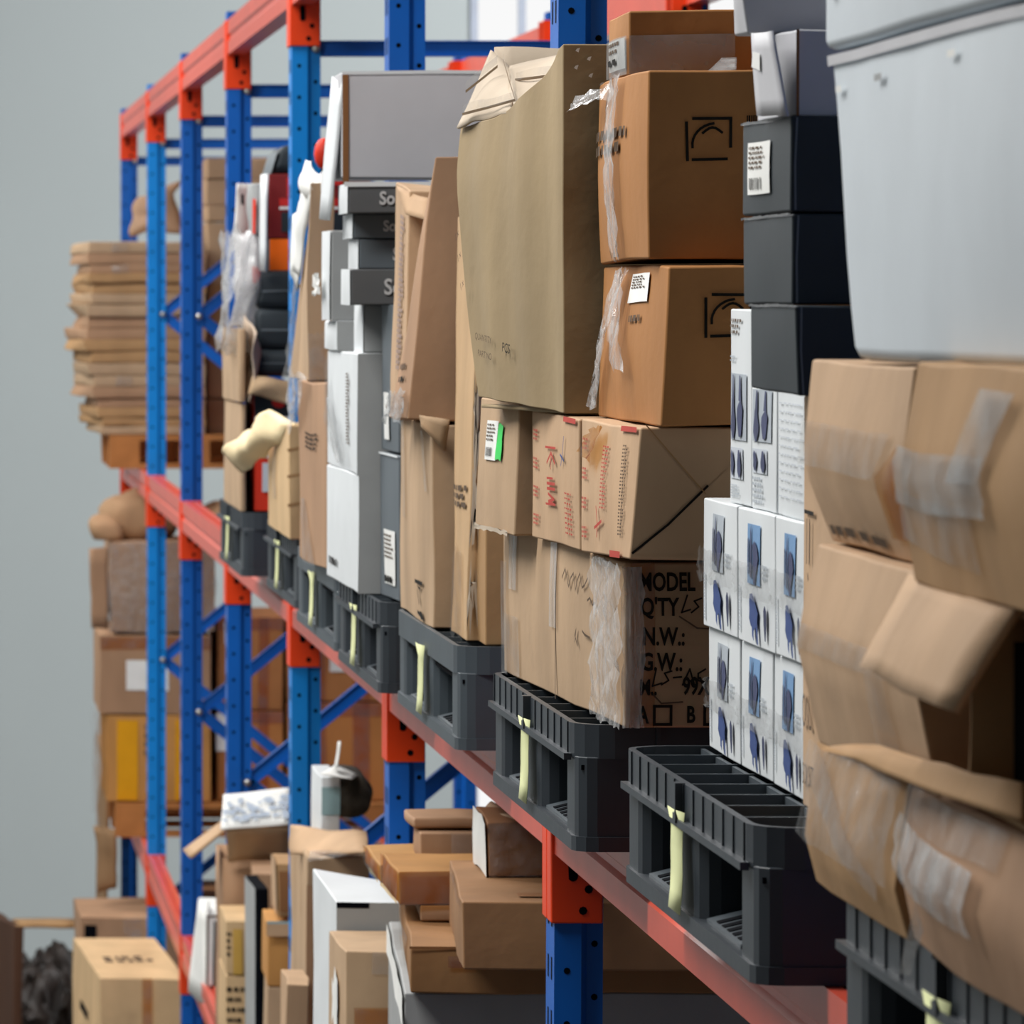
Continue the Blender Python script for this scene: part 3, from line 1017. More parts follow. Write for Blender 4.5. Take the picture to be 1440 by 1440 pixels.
def icon(b, x0, y0, x1, y1):
    arc = [nuv(b, x0 + (x1 - x0) * (.66 - .52 * math.sin(a) * 1.0), y0 + (y1 - y0) * (.62 - .5 * math.cos(a))) for a in [.1 + k * .2 for k in range(9)]]
    arc2 = [nuv(b, x0 + (x1 - x0) * (.38 + .42 * k / 6), y0 + (y1 - y0) * (.34 - .12 * math.sin(math.pi * k / 6))) for k in range(7)]
    b.strokes('printed_mark', 'N', [[nuv(b, x0, y0 + 6), nuv(b, x0 + 2, y1)], [nuv(b, x0 + 10, y0), nuv(b, x1, y0 + 1), nuv(b, x1, y1 - 18)], [nuv(b, x0 + 10, y1), nuv(b, x1 - 6, y1)]], INK, .0036)
    b.strokes('printed_mark', 'N', [arc, arc2], INK, .003)


icon(O1, 966, 166, 1028, 224)
icon(O2, 981, 413, 1046, 472)
O1.prints('printed_text', 'N', nuv(O1, 1050, 174)[0], nuv(O1, 1050, 174)[1], nuv(O1, 1064, 164)[0], nuv(O1, 1064, 164)[1], 1, INK, 1, .1, words=4)
O1.prints('printed_text', 'F', .03, .56, .75, .72, 2, INKG, .9, .35, words=5)
O2.label_sheet('F', .5, .77, .78, .95, code=False)
O2.prints('printed_text', 'F', .56, .64, .72, .69, 1, INKG, 1, .2, words=3)
O1.patch('film_strip', 'F', .42, .0, .6, 1.0, STREAK, .006, 12, .02, rough=.006)
O2.patch('film_strip', 'F', 0, 0, 0, 0, STREAK, .008, 9, pts=[(-.06, .06), (.1, .06), (.5, .98), (.36, .98)], jag=.02, rough=.006)
O2.patch('film_strip', 'F', 0, 0, 0, 0, STREAK, .009, 9, pts=[(.46, .34), (.62, .34), (.48, .96), (.34, .96)], jag=.02, rough=.006)
sheet('film_scrap', [W(792, 152, 6.98), W(862, 135, 6.85), W(868, 112, 6.85), W(815, 128, 7.0)], FILMW, O1.root, 0, 8, .014, jag=.004)
Q1 = Box('small carton with a grey tape band and paper label, on the upper brown carton', RED_BROWN, 857, 885, 15, X=.875, zb=O1.zt + .001, d=.32)
Q1.patch('tape_band', 'N', .0, .02, .4, .62, BAND, .003, 5)
Q1.patch('tape_band', 'F', .0, .02, 1.0, .62, BAND, .003, 4)
Q1.label_sheet('F', .16, .12, .92, .6, lines=2, code=False)
Q1.prints('printed_logo', 'F', .2, .2, .8, .3, 1, INK, .9, .1, .004, words=2)
sheet('film_scrap', [W(985, 97, 6.64), W(1030, 96, 6.64), W(1026, 86, 6.72), W(1004, 85, 6.72)], FILMW, O1.root, .002, 8, .012)

# big torn carton above the red-printed cartons
RYn, RYf = 7.075, 7.70
RXn, RXf = (797 - PX0) * RYn / F, (640 - PX0) * RYf / F
RX = RXn
rz0 = L2.zt + .004
t = thing('torn_carton', 'big olive-tan carton with a torn crumpled open top', 'carton', (1.0, 7.36, rz0))


def rtop(u):
    pts = ((0, 178), (.16, 172), (.3, 170), (.36, 166), (.5, 150), (.66, 132), (.8, 108), (.9, 86), (.97, 68), (1, 63))
    for (a, p), (b, q) in zip(pts[:-1], pts[1:]):
        if u <= b:
            return p + (q - p) * (u - a) / (b - a)
    return 63


bm = bmesh.new()
n1, n2 = 28, 12
g = []
sd = Vector((3.3, 8.1, 2.2))
for i in range(n1 + 1):
    u = i / n1
    w_ = u * RYf / (RYn + (RYf - RYn) * u)       # even steps in the picture -> position along the wall
    w_ = u
    Yt = RYf + (RYn - RYf) * w_
    Xt = RXf + (RXn - RXf) * w_
    zt = Z(rtop(u), Yt)
    row = []
    for j in range(n2 + 1):
        v = j / n2
        # the far lower corner is pushed in towards the near end
        fl = 1 - u
        sh = (.16 * fl * (1 - v) ** 1.5)
        Yb = Yt - sh
        zb_ = rz0 + .012 * fl
        p = Vector((Xt + sh * .12, Yb, zb_ + (zt - zb_) * v))
        p.x += .05 * max(0, v - .8) * fl + .0035 * math.sin(u * 17) - .004 * math.sin(math.pi * v) * math.sin(math.pi * u)
        p += noise.noise_vector((p + sd) * 5) * .003
        row.append(bm.verts.new(p - t.location))
    g.append(row)
for i in range(n1):
    for j in range(n2):
        bm.faces.new((g[i][j], g[i + 1][j], g[i + 1][j + 1], g[i][j + 1]))
# near wall joined on the corner
row0 = g[n1]
prev = row0
for i in range(1, 7):
    cur = []
    for j in range(n2 + 1):
        p = row0[j].co.copy()
        p.x += .36 * i / 6
        p.y += .004 * math.sin(i * 2 + j)
        cur.append(bm.verts.new(p))
    for j in range(n2):
        bm.faces.new((prev[j], cur[j], cur[j + 1], prev[j + 1]))
    prev = cur
o = link('front_and_near_wall', mesh_from(bm, 'front_and_near_wall', True), OLIVE, t)
md = o.modifiers.new('thick', 'SOLIDIFY')
md.thickness = .006
md.offset = -1 if False else 0
zf = Z(178, RYf)
D_ = .36
zt_ = Z(68, RYf)
bmod = bevel(o, .004, 2, 50)
sheet('far_wall', [(RXf + .04, RYf - .15, rz0 + .015), (RXf + D_, RYf - .1, rz0 + .015), (RXf + D_, RYf, zt_), (RXf + .052, RYf, zt_)], INNER, t, .006, 12, .006, 0, fr=12)
sheet('back_wall', [(RXf + D_, RYf, rz0 + .02), (RXn + D_, RYn, rz0 + .02), (RXn + D_, RYn, HC + .32), (RXf + D_, RYf, zt_)], INNER, t, .006, 8, .005)
sheet('folded_flap', [W(643, 180, RYf - .01), W(722, 158, 7.4), W(722, 98, 7.62), W(690, 72, RYf - .01)], INNER, t, .004, 12, .006, .006, fr=10)
sheet('folded_flap', [W(722, 158, 7.38), W(775, 118, 7.2), W(792, 76, 7.6), W(718, 96, 7.64)], INNER, t, .004, 12, .006, -.01, fr=10)
sheet('bottom_panel', [(RXf + .02, RYf - .16, rz0), (RXf + D_, RYf - .1, rz0), (RXn + D_, RYn + .01, rz0), (RXn + .01, RYn + .01, rz0)], OLIVE, t, .005, 4, .001)
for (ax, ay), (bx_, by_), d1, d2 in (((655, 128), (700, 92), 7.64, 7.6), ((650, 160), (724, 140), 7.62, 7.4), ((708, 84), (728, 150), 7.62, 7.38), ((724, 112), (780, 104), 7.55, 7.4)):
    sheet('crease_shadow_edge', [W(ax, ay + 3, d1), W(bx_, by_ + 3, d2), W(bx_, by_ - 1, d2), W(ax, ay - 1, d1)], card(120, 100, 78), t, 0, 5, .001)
    sheet('tape', [W(ax, ay - 1, d1 - .012), W(bx_, by_ - 1, d2 - .012), W(bx_, by_ - 12, d2 - .012), W(ax, ay - 12, d1 - .012)], TAPE, t, 0, 6, .004)
for k in range(5):
    p = W(808 + 14 * math.sin(k * 2.1) + 6 * k, 72 + 12 * k, RYn - .006)
    sheet('torn_spot', [p, p + Vector((.004, 0, -.002)), p + Vector((.006, 0, .004)), p + Vector((.002, 0, .003))], PAPER, t, 0, 2, .002)


def front_text(root, body, px, py, size_px, X, mat, rot=0.0, off=.012, sx=.62, name='printed_text'):
    cu = bpy.data.curves.new('t', 'FONT')
    cu.body = body
    to = bpy.data.objects.new('t', cu)
    C.objects.link(to)
    dg = bpy.context.evaluated_depsgraph_get()
    me = bpy.data.meshes.new_from_object(to.evaluated_get(dg))
    bpy.data.objects.remove(to)
    bpy.data.curves.remove(cu)
    me.materials.clear()
    Y0 = F * X / (px - PX0)
    z0_ = Z(py, Y0)
    s_ = size_px * Y0 / F
    cr, sr = math.cos(rot), math.sin(rot)
    for vt in me.vertices:
        x, y = vt.co.x * s_, vt.co.y * s_
        x, y = x * cr - y * sr, x * sr + y * cr
        vt.co = Vector((X - off + .105 * x * sx * 4, Y0 - x * sx * 4, z0_ + y)) - root.location
    return link(name, me, mat, root)


for tx, px, py, sz, mt, off in (('QUANTITY', 676, 462, 13, INKG, .008), ('PART NO', 680, 486, 13, INKG, .008), ('PCS', 714, 480, 19, INK, .008)):
    # position along the turned front wall
    fr_ = (px - 672) / (797 - 672)
    Yq = RYf - .16 + (RYn - RYf + .16) * fr_
    Xq = (px - PX0) * Yq / F
    front_text(t, tx, px, py + 14, sz, Xq, mt, -.1, off, .42)
for q in ((649, 340), (652, 370), (656, 410)):
    Yq = 7.6
    front_text(t, '1 x', q[0], q[1], 16, (q[0] - PX0) * Yq / F, INKG, .5, .008, .3, 'pen_mark')

# ------------------------------------------------------------------ fourth pallet: standing panel, leaning cartons
N1 = Box('tall flattened tan carton standing on edge beside the big torn carton', card(200, 166, 126), 631, 657, 300, Y=8.42, zb=ZD, d=.02, rough=.006, bulge=.004, n=12, bev=.002, name='flattened_carton', cat='cardboard',
         off={(0, 0, 1): (.012, -.05, 0), (0, 1, 1): (.012, -.05, 0), (1, 0, 1): (.012, -.05, 0), (1, 1, 1): (.012, -.05, 0)})
for v in (.12, .3, .47, .58, .66, .76):
    N1.patch('torn_edge', 'N', .1, v, .9, v + .025, INNER, .004, 4, .12)
N1.patch('tape', 'F', .0, .0, .8, .2, TAPE, .003, 5, .02)
N1.prints('faded_print', 'F', .1, .3, .9, .36, 3, INKG, .9, .4, words=3)
S1 = Box('tan carton with peeling tape under the leaning brown carton', TAN, 563, 609, 600, X=.822, zb=ZD, d=.7, zt=HC - .2, rough=.005)
S1.strokes('arrow_mark', 'F', [[(.6, .2), (.78, .2)], [(.66, .16), (.7, .1)], [(.64, .05), (.8, .03)]], INK, .006)
S1.polys('glass_mark', 'F', [[(.7, .06), (.76, .06), (.82, .03), (.74, .02)], [(.66, .18), (.74, .18), (.72, .16)]], INK)
S1.patch('tape', 'F', 0, 0, 0, 0, TAPE, .004, pts=[(.2, .5), (.32, .5), (.16, .98), (.06, .98)])
S1.patch('tape', 'F', 0, 0, 0, 0, TAPE, .004, pts=[(.84, .66), (.92, .66), (.74, .96), (.68, .96)])
sheet('flap', [W(592, 600, 8.74), W(628, 632, 8.74), W(632, 590, 8.70), W(590, 584, 8.76)], TAN, S1.root, .004, 4, .004)
T1 = Box('tall brown carton leaning back, right of the narrow printed carton', DUSTY, 546, 571, 222, Y=8.78, zb=S1.zt + .006, d=.28, zt=Z(218, 8.78), rough=.006, bulge=.006,
         off={(0, 0, 1): (.046, 0, 0), (0, 1, 1): (.058, -.26, -.02), (1, 0, 1): (.03, 0, 0), (1, 1, 1): (.03, -.26, 0)}, n=8)
T1.patch('tape', 'F', .0, .0, 1.0, .1, FILMW, .006, 8, .03, rough=.008)
T1.prints('printed_text', 'F', .3, .12, .7, .22, 2, INK, .9, .6, words=2)
T2 = Box('narrow printed carton with a bent top flap, left of the leaning brown carton', PEACH, 548, 567, 300, Y=9.12, zb=S1.zt + .002, d=.2, zt=Z(268, 9.12), rough=.005, off={(0, 0, 1): (.01, 0, 0), (0, 1, 1): (.01, 0, .02)})
T2.prints('printed_text', 'F', .5, .2, .8, .88, 30, plain('mauve_ink', (150, 130, 126), .8), .8, .3, words=2)
sheet('flap', [W(572, 300, 9.1), W(602, 312, 9.0), W(604, 280, 9.05), W(560, 262, 9.2)], PEACH, T2.root, .004, 4, .004)

# ------------------------------------------------------------------ fifth pallet: white cartons and grey boxes
V1 = Box('lower tall white carton on the ribbed black pallet', WHITEB, 459, 503, 668, Y=9.77, Y2=10.44, zb=ZD, d=.45, zt=Z(668, 9.77), rough=.003)
V1.prints('printed_logo', 'F', .12, .13, .42, .2, 1, INK, .9, .1, words=2)
V2 = Box('tall white carton with vertical lettering, stacked on the other white carton', WHITEB, 461, 502, 497, Y=9.77, Y2=10.42, zb=V1.zt + .001, d=.45, rough=.003)
V2.prints('vertical_print', 'F', .72, .22, .8, .82, 22, INKG, .9, .4, words=1)
V2.patch('film', 'F', 0, 0, 0, 0, FILM, .006, pts=[(.0, .4), (.6, .02), (.8, .12), (.1, .95)], jag=.03, rough=.006)
V2.patch('tape', 'F', 0, 0, 0, 0, FILMW, .008, pts=[(.42, .1), (.56, .06), (.3, .6), (.2, .6)], rough=.004)
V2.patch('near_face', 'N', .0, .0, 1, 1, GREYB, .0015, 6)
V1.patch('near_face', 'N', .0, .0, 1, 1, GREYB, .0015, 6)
W1 = Box('dark slate box with a white label beside the white cartons', SLATE, 535, 561, 638, Y=9.5, Y2=9.755, zb=ZD, d=.4, zt=HC - .27, rough=.002)
W1.label_sheet('F', .36, .1, .88, .48, code=False, lines=6)
W1.prints('printed_logo', 'F', .4, .11, .8, .16, 1, INK, .9, .1, .004, words=2)
W2 = Box('dark slate box on top of the labelled slate box, half hidden', SLATE, 537, 561, 520, Y=9.52, Y2=9.755, zb=W1.zt + .004, d=.4, rough=.002, zt=HC - .01)
W2.patch('paper_label', 'F', .3, .08, .6, .4, PAPER, .003, 3)
W1.patch('white_edge', 'F', .0, .985, 1, 1.0, WHITEB, .003, 4)
V4 = Box('white carton end behind the tall white cartons, with a grey side', WHITEB, 456, 473, 452, Y=10.1, Y2=10.44, zb=V2.zt + .001, d=.3, zt=Z(452, 10.1), rough=.002)
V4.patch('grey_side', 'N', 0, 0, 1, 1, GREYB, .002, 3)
V3 = Box('grey box with a white torn front edge under the lettered boxes', GREYB, 455, 467, 323, Y=10.12, zb=V4.zt + .001, d=.3, rough=.003)
V3.patch('white_front', 'F', .0, .0, .98, 1, WHITEB, .003, 6)
V3.patch('torn_paper', 'F', -.1, .28, .7, .5, PAPER, .012, 7, .03, rough=.008)
V6 = Box('small grey box with a dark side standing on the tall white carton', GREYB, 500, 512, 430, Y=9.82, zb=V2.zt + .001, d=.3, zt=Z(429, 9.8), rough=.002)
V6.patch('dark_side', 'N', .2, .0, .55, 1, HOLE, .002, 4)
V6.patch('white_front', 'F', .0, .0, 1, 1, WHITEB, .002, 4)
sb = V6.zt + .001
tops = ((378, 494, CHAR, 'lowest', 9.66, .0), (336, 505, SLATE, 'second lowest', 9.72, .3), (301, 497, SLATE, 'second highest', 9.72, .18), (258, 490, CHAR, 'highest', 9.66, .12))
prev = sb
for yt, xb, mt, wd, YY, _ in tops:
    b = Box('dark grey box lettered So, %s of the stack of four' % wd, mt, xb - 13, xb, yt, Y=YY, zb=prev, d=.4, name='lettered_box', cat='box', group='dark grey lettered boxes', rough=.002, bulge=.002)
    b.patch('white_front', 'F', .0, .0, 1.0, 1.0, WHITEB, .002, 5)
    h = (b.zt - b.zb)
    u = nuv(b, {'lowest': 540, 'second lowest': 552, 'second highest': 539, 'highest': 533}[wd], 0)[0]
    b.text('N', u, .3, h * .62, 'So', SILVER, .85, name='printed_logo', bold=.0008)
    prev = b.zt + .001
topso = b
topso.patch('white_lid', 'N', -.02, .9, .8, 1.06, WHITEB, .004, 5)
G2 = Box('big pale grey box with a hanging white flap on the lettered boxes', GREYW, 467, 481, 101, Y=9.8, zb=topso.zt + .012, d=.9, rough=.003)
sheet('flap', [W(450, 308, 9.95), W(463, 309, 9.85), W(481, 118, 9.8), W(468, 108, 10.05)], WHITEB, G2.root, .005, 6, .003)
G2.patch('brown_edge', 'N', .0, -.3, .012, 1.0, DARKCARD, .003, 3)
G2.patch('white_edge', 'N', .0, .975, 1, 1.005, WHITEB, .003, 5)

# ------------------------------------------------------------------ sixth, seventh and eighth pallet
X2 = Box('creased tan carton with faded print, left of the tall white cartons', DUSTY, 421, 459, 545, Y=10.62, Y2=11.2, zb=ZD, d=.3, zt=HC - .164, rough=.006)
X2.prints('faded_print', 'F', .3, .62, .8, .72, 4, INK, .9, .5, words=3)
X2.patch('tape', 'F', 0, 0, 0, 0, TAPE, .004, pts=[(.25, .0), (.7, .0), (.3, .35), (.15, .35)])
X2.patch('film', 'F', 0, 0, 0, 0, STREAK, .01, 9, pts=[(-.1, .72), (.25, .8), (.5, 1.04), (-.1, 1.08)], jag=.03, rough=.012)
X1 = Box('tall film-wrapped carton with a white sheet hanging from its top', TAN, 406, 432, 262, Y=11.0, zb=X2.zt + .002, xr=470, zt=Z(258, 11.0), rough=.008, n=8,
         off={(0, 0, 1): (.006, 0, 0), (0, 1, 1): (.05, -.1, -.0), (1, 1, 1): (0, -.1, 0)})
X1.patch('film', 'F', .0, .0, .5, .5, FILM, .008, 7, .02, rough=.008)
X1.patch('film', 'N', .0, .0, .6, .25, FILM, .008, 7, .02, rough=.008)
sheet('hanging_sheet', [W(408, 372, 11.4), W(422, 390, 11.2), W(440, 262, 11.0), W(428, 232, 11.15)], PAPER, X1.root, .001, 10, .01, .012, fr=14)
sheet('hanging_sheet', [W(408, 385, 11.35), W(418, 410, 11.25), W(430, 300, 11.1), W(412, 300, 11.4)], PAPER, X1.root, .001, 6, .005)
sheet('crumpled_top', [W(424, 272, 11.2), W(450, 285, 10.98), W(452, 240, 11.0), W(430, 222, 11.2)], PAPER, X1.root, .001, 10, .02, .02, fr=14)
bm = bmesh.new()
bmesh.ops.create_uvsphere(bm, u_segments=10, v_segments=6, radius=.02)
for v in bm.verts:
    v.co.z *= 1.6
kn = link('orange_oddment', mesh_from(bm, 'orange_oddment', True), ORRED)  # rounded shape for an orange object of unknown kind
tag(kn, 'small orange-red ball peeking over the tall film-wrapped carton', 'oddment')
kn.location = W(455, 216, 11.15)
Y1 = Box('narrow beige carton on the pallet left of the creased tan carton', BEIGE, 377, 407, 590, X=.815, zb=ZD, xr=432, zt=HC - .275, rough=.004)
Y1.patch('tape', 'F', .35, .3, .55, 1.0, TAPE, .003)
for v in (.3, .55, .78):
    Y1.strokes('layer_line', 'N', [[(0, v), (.6, v + .02)]], KRAFT, .006)
sheet('foam_sheet', [W(316, 638, 13.05), W(346, 668, 12.95), W(414, 598, 12.0), W(382, 576, 12.3)], FOAM, None, .006, 14, .018, .03, 'crumpled pale yellow foam sheet draped over the narrow beige carton', 'foam sheet', fr=6)
Z1 = Box('tan carton at the left end of the farthest black pallet', TAN, 315, 338, 566, X=.80, zb=ZD, xr=346, zt=Z(568, 13.55))
Z2 = Box('tan carton stacked on the leftmost tan carton of the middle level', TAN, 313, 336, 455, X=.796, zb=Z1.zt + .002, xr=345, zt=Z(462, 13.54))
RB = Box('orange-red and white printed box on the farthest black pallet', ORRED, 345, 358, 560, Y=13.56, zb=ZD, d=.3, zt=Z(548, 13.56), name='printed_box', cat='box', rough=.002)
RB.patch('white_panel', 'F', .1, .0, .5, 1, PAPER, .003, 3)
RB.patch('black_panel', 'N', .0, .78, 1, 1.0, BLACKB, .003, 3)
RB.patch('white_panel', 'N', .0, .68, .5, .78, PAPER, .003, 3)
RB.patch('white_panel', 'N', .06, .16, .4, .4, PICL, .003, 3)
RB.patch('white_panel', 'N', .06, .44, .4, .6, PAPER, .003, 3)
RB.prints('printed_text', 'N', .1, .46, .36, .6, 3, INK, .9, .3, .004, words=2)
RB.polys('red_dot', 'N', [[(.2 + .06 * math.cos(a), .9 + .05 * math.sin(a)) for a in [k * .6 for k in range(10)]]], REDCASE, .004)
bk = [None]
prev = RB.zt + .03
for i, (yt, xb, lab) in enumerate(((492, 358, 'lowest black bag-like case above the orange-red box'), (436, 361, 'middle black case above the orange-red box'), (382, 361, 'upper black case under the orange box'))):
    b = Box(lab, BLACKB, xb - 9, xb, yt, Y=13.58, zb=prev, d=.3, name='black_case', cat='case', group='black cases on the farthest pallet', rough=.006, bulge=.012, bev=.015)
    b.patch('zip_seam', 'N', .04, .46, .9, .5, SLATE, .004, 6)
    prev = b.zt + .001
sheet('paper_padding', [W(345, 556, 13.5), W(410, 566, 13.5), W(410, 540, 13.52), W(352, 533, 13.52)], card(176, 148, 116), None, .004, 10, .02, .02, 'crumpled brown paper between the black cases and the orange-red box', 'paper', fr=10)
OB = Box('bright orange box on the upper black case', ORBOX, 368, 379, 336, Y=13.6, zb=prev, d=.25, name='orange_box', cat='box', rough=.002)
OB.patch('grey_front', 'F', .0, .0, 1, 1, GREYB, .002, 3)
RC = Box('red and black tool case box above the orange box', plain('dark_red_print', (120, 30, 30), .5), 367, 378, 245, Y=13.6, zb=OB.zt + .001, d=.25, name='tool_case_box', cat='box', rough=.003)
RC.patch('black_panel', 'N', .12, .1, .9, .4, BLACKB, .003, 3)
RC.patch('red_panel', 'N', .1, .5, .9, .62, REDCASE, .003, 3)
RC.patch('white_strip', 'N', .1, .45, .9, .49, PAPER, .004, 3)
RC.strokes('red_handle', 'N', [[(.2, .68), (.2, .9), (.3, .96), (.7, .96)], [(.36, .72), (.36, .86), (.7, .86)]], REDCASE, .012)
BC = Box('rounded dark grey case on top of the red tool case box', BLACKB, 372, 384, 205, Y=13.6, zb=RC.zt + .001, d=.2, name='dark_case', cat='case', rough=.003, bulge=.006, bev=.03, off={(0, 0, 1): (.02, 0, 0), (0, 1, 1): (.02, 0, 0)})
BC.patch('grey_band', 'F', .0, .0, 1, .8, SLATE, .006, 3)
sheet('white_board', [W(366, 381, 13.56), W(374, 381, 13.5), W(376, 245, 13.5), W(368, 246, 13.56)], WHITEB, None, .006, 4, .002, 0, 'narrow white board standing left of the red tool case box', 'board')
sheet('header_card', [W(328, 340, 13.86), W(352, 342, 13.9), W(354, 258, 13.9), W(333, 258, 13.86)], PAPER, None, .002, 8, .004, .01, 'white plastic header card with a slot, above the film-wrapped bundle', 'card')
ch = bpy.context.scene.collection.objects[-1]
sheet('slot', [W(339, 288, 13.85), W(343, 288, 13.85), W(343, 273, 13.85), W(339, 273, 13.85)], HOLE, ch, .001, 2, 0)
BD = Box('film-wrapped white bundle of packages standing left of the black cases', plain('white_wrapped_goods', (214, 212, 214), .5, .3, lo=.75, hi=1.08, scale=14), 322, 340, 330, Y=13.62, zb=Z2.zt + .004, xr=371, dy=.25, name='wrapped_bundle', cat='bundle', rough=.02, bulge=.012, bev=.01, fr=9, off={(0, 0, 1): (.02, 0, 0), (0, 0, 0): (-.02, 0, 0)})
BD.patch('film', 'F', -.2, -.25, 1.1, 1.05, FILMW, .015, 9, .05, rough=.02)
BD.patch('film', 'N', -.1, -.3, 1.1, 1.0, FILMW, .015, 9, .05, rough=.02)
BD.patch('orange_print', 'N', .3, .5, .7, .66, ORRED, .022, 2, .05)
B3 = Box('grey and red shrink-wrapped package beside the white header card', GREYB, 349, 354, 258, Y=13.6, zb=BD.zt + .003, d=.026, name='shrink_package', cat='package', rough=.01, bulge=.01, bev=.006)
B3.patch('red_edge', 'N', .0, .0, .25, .7, ORRED, .01, 3)
sheet('torn_wrapping', [W(335, 540, 13.7), W(352, 560, 13.5), W(362, 470, 13.5), W(352, 440, 13.6)], card(200, 180, 160), None, .003, 10, .02, -.02, 'torn brown and white wrapping hanging left of the black cases', 'wrapping', fr=12)

# ------------------------------------------------------------------ far bay: stacks on wooden pallets
def wood_pallet(X, Xb, Yn, Yf, z, label):
    t = thing('wooden_pallet', label, 'pallet', (X, Yn, z), 'wooden pallets')
    Wd, L = Xb - X, Yf - Yn
    tb = box_mesh('board', 0, Wd, 0, .1, .112, .132)
    n = int(L / .16)
    for q in range(n + 1):
        o = link('board', tb, WOOD, t)
        o.location = (0, (L - .1) * q / n, 0)
    bb = box_mesh('board', 0, Wd, 0, .1, 0, .02)
    for q in (0, .5, 1):
        o = link('board', bb, WOOD, t)
        o.location = (0, (L - .1) * q, 0)
    blk = box_mesh('block', 0, .12, 0, .1, .02, .112)
    for xq in (0, .5, 1):
        for q in (0, .5, 1):
            o = link('block', blk, WOOD, t)
            o.location = ((Wd - .12) * xq, (L - .1) * q, 0)
    return t


wood_pallet(.78, 1.46, 22.05, 22.95, MIDZ + .002, 'wooden pallet under the flattened cardboard bundles, middle level of the far bay')
wood_pallet(.80, 1.9, 21.95, 22.85, LOWZ + .002, 'wooden pallet on the lower level of the far bay')
AY = 22.1
prev = MIDZ + .136
lay = ((588, 144, 'bottom'), (560, 138, 'second from bottom'), (528, 132, 'third from bottom'), (494, 126, 'fourth from bottom'), (462, 121, 'middle'), (428, 124, 'fourth from top'),
       (398, 128, 'third from top'), (372, 126, 'second from top'), (340, 123, 'topmost'))
for i, (yt, xb, wd) in enumerate(lay):
    zt = Z(yt, AY)
    loc = Vector((1.0, AY + .4, prev))
    t = thing('cardboard_bundle', 'bundle of flattened cardboard in the far stack, ' + wd, 'cardboard', loc, 'flattened cardboard bundles')
    ns = 2
    for k in range(ns):
        a = prev + (zt - prev) * k / ns
        b_ = prev + (zt - prev) * (k + .995) / ns
        X = (xb + random.uniform(-5, 4) - PX0) * AY / F
        tilt = 0
        mt = (TAN, KRAFT, DUSTY)[(i + k) % 3]
        bx = Box('', mt, xb - 26 + random.uniform(-5, 5), xb, 0, Y=AY + random.uniform(-.012, .012), Y2=22.92, zb=a, zt=b_, xr=289, rough=.006, bulge=.004, n=5, bev=.004, fr=8, root=t, body='sheet',
                 off={(0, 0, 1): (random.uniform(-.012, .008), random.uniform(-.004, .004), 0), (0, 1, 1): (random.uniform(-.03, .03), 0, 0), (0, 1, 0): (random.uniform(-.03, .03), 0, 0)})
        bx.o.location = bx.loc - loc
    if i in (7, 8, 2):
        tp = bx.patch('tape', 'N', .2, .1, .34, .9, TAPE, .008, 3)
        tp.location = bx.loc - loc
    prev = zt + .001
sheet('crumpled_cardboard', [W(190, 330, 22.4), W(255, 330, 22.4), W(250, 255, 22.6), W(195, 285, 22.6)], card(150, 120, 95), None, .01, 10, .05, .05,
      'crumpled brown wrapping lying on the flattened cardboard stack', 'wrapping', fr=8)
prev = MIDZ + .136
for yt, lab in ((560, 'bottom'), (470, 'second from bottom'), (400, 'third from bottom'), (312, 'fourth from bottom'), (288, 'third from top'), (252, 'second from top'), (222, 'topmost')):
    b = Box('tan carton in the tall stack behind the fifth upright, ' + lab, (TAN, KRAFT, DUSTY)[int(yt) % 3], 284, 292, yt, Y=22.3, zb=prev, xr=392, dy=.5, group='cartons in the far tall stack',
            rough=.008, zt=Z(yt, 22.3))
    b.patch('tape', 'N', .4, 0, .55, 1, TAPE, .004, 3)
    prev = b.zt + .002
# lower level of the far bay
prev = LOWZ + .138
LY = 22.0
for yt, yb, xb, mt, lab in ((1006, 1120, 150, OCHRE, 'carton with yellow-brown tape on the lower wooden pallet'),
                            (893, 1005, 140, DUSTY, 'carton with a white paper label in the far lower stack')):
    b = Box(lab, mt, xb - 13, xb, yt, Y=LY, zb=prev, xr=296, dy=.75, rough=.004)
    if yt == 1006:
        b.patch('yellow_tape', 'N', .1, .02, .3, .95, plain('amber_tape', (226, 160, 20), .4), .004, 3)
        b.patch('yellow_tape', 'N', .66, .02, .9, .95, plain('amber_tape', (226, 160, 20), .4), .004, 3)
        b.prints('printed_text', 'N', .36, .5, .46, .9, 4, INKG, .9, .4, words=2)
        b.patch('film', 'F', .0, -.3, 1, 1, FILMW, .02, 6, .05, rough=.02)
    if yt == 893:
        b.patch('paper_label', 'N', .24, .3, .62, .68, PAPER, .004, 3, label='white paper label')
        b.patch('amber_tape', 'N', .0, .82, 1, .98, TAPEY, .004, 3)
    prev = b.zt + .006
fb = Box('film-wrapped carton on the far lower stack', DUSTY, 140, 156, 762, Y=LY, zb=prev + .008, xr=300, dy=.7, rough=.012, bulge=.02, fr=6)
fb.patch('film', 'N', -.02, .0, 1, 1, FILM, .012, 9, .02, rough=.015)
fb.patch('white_edge', 'F', .3, .1, .9, .9, PAPER, .01, 4, .04)
sheet('side_flap', [W(128, 884, LY), W(152, 884, LY), W(150, 770, LY), W(125, 772, LY)], DUSTY, fb.root, .01, 5, .01)
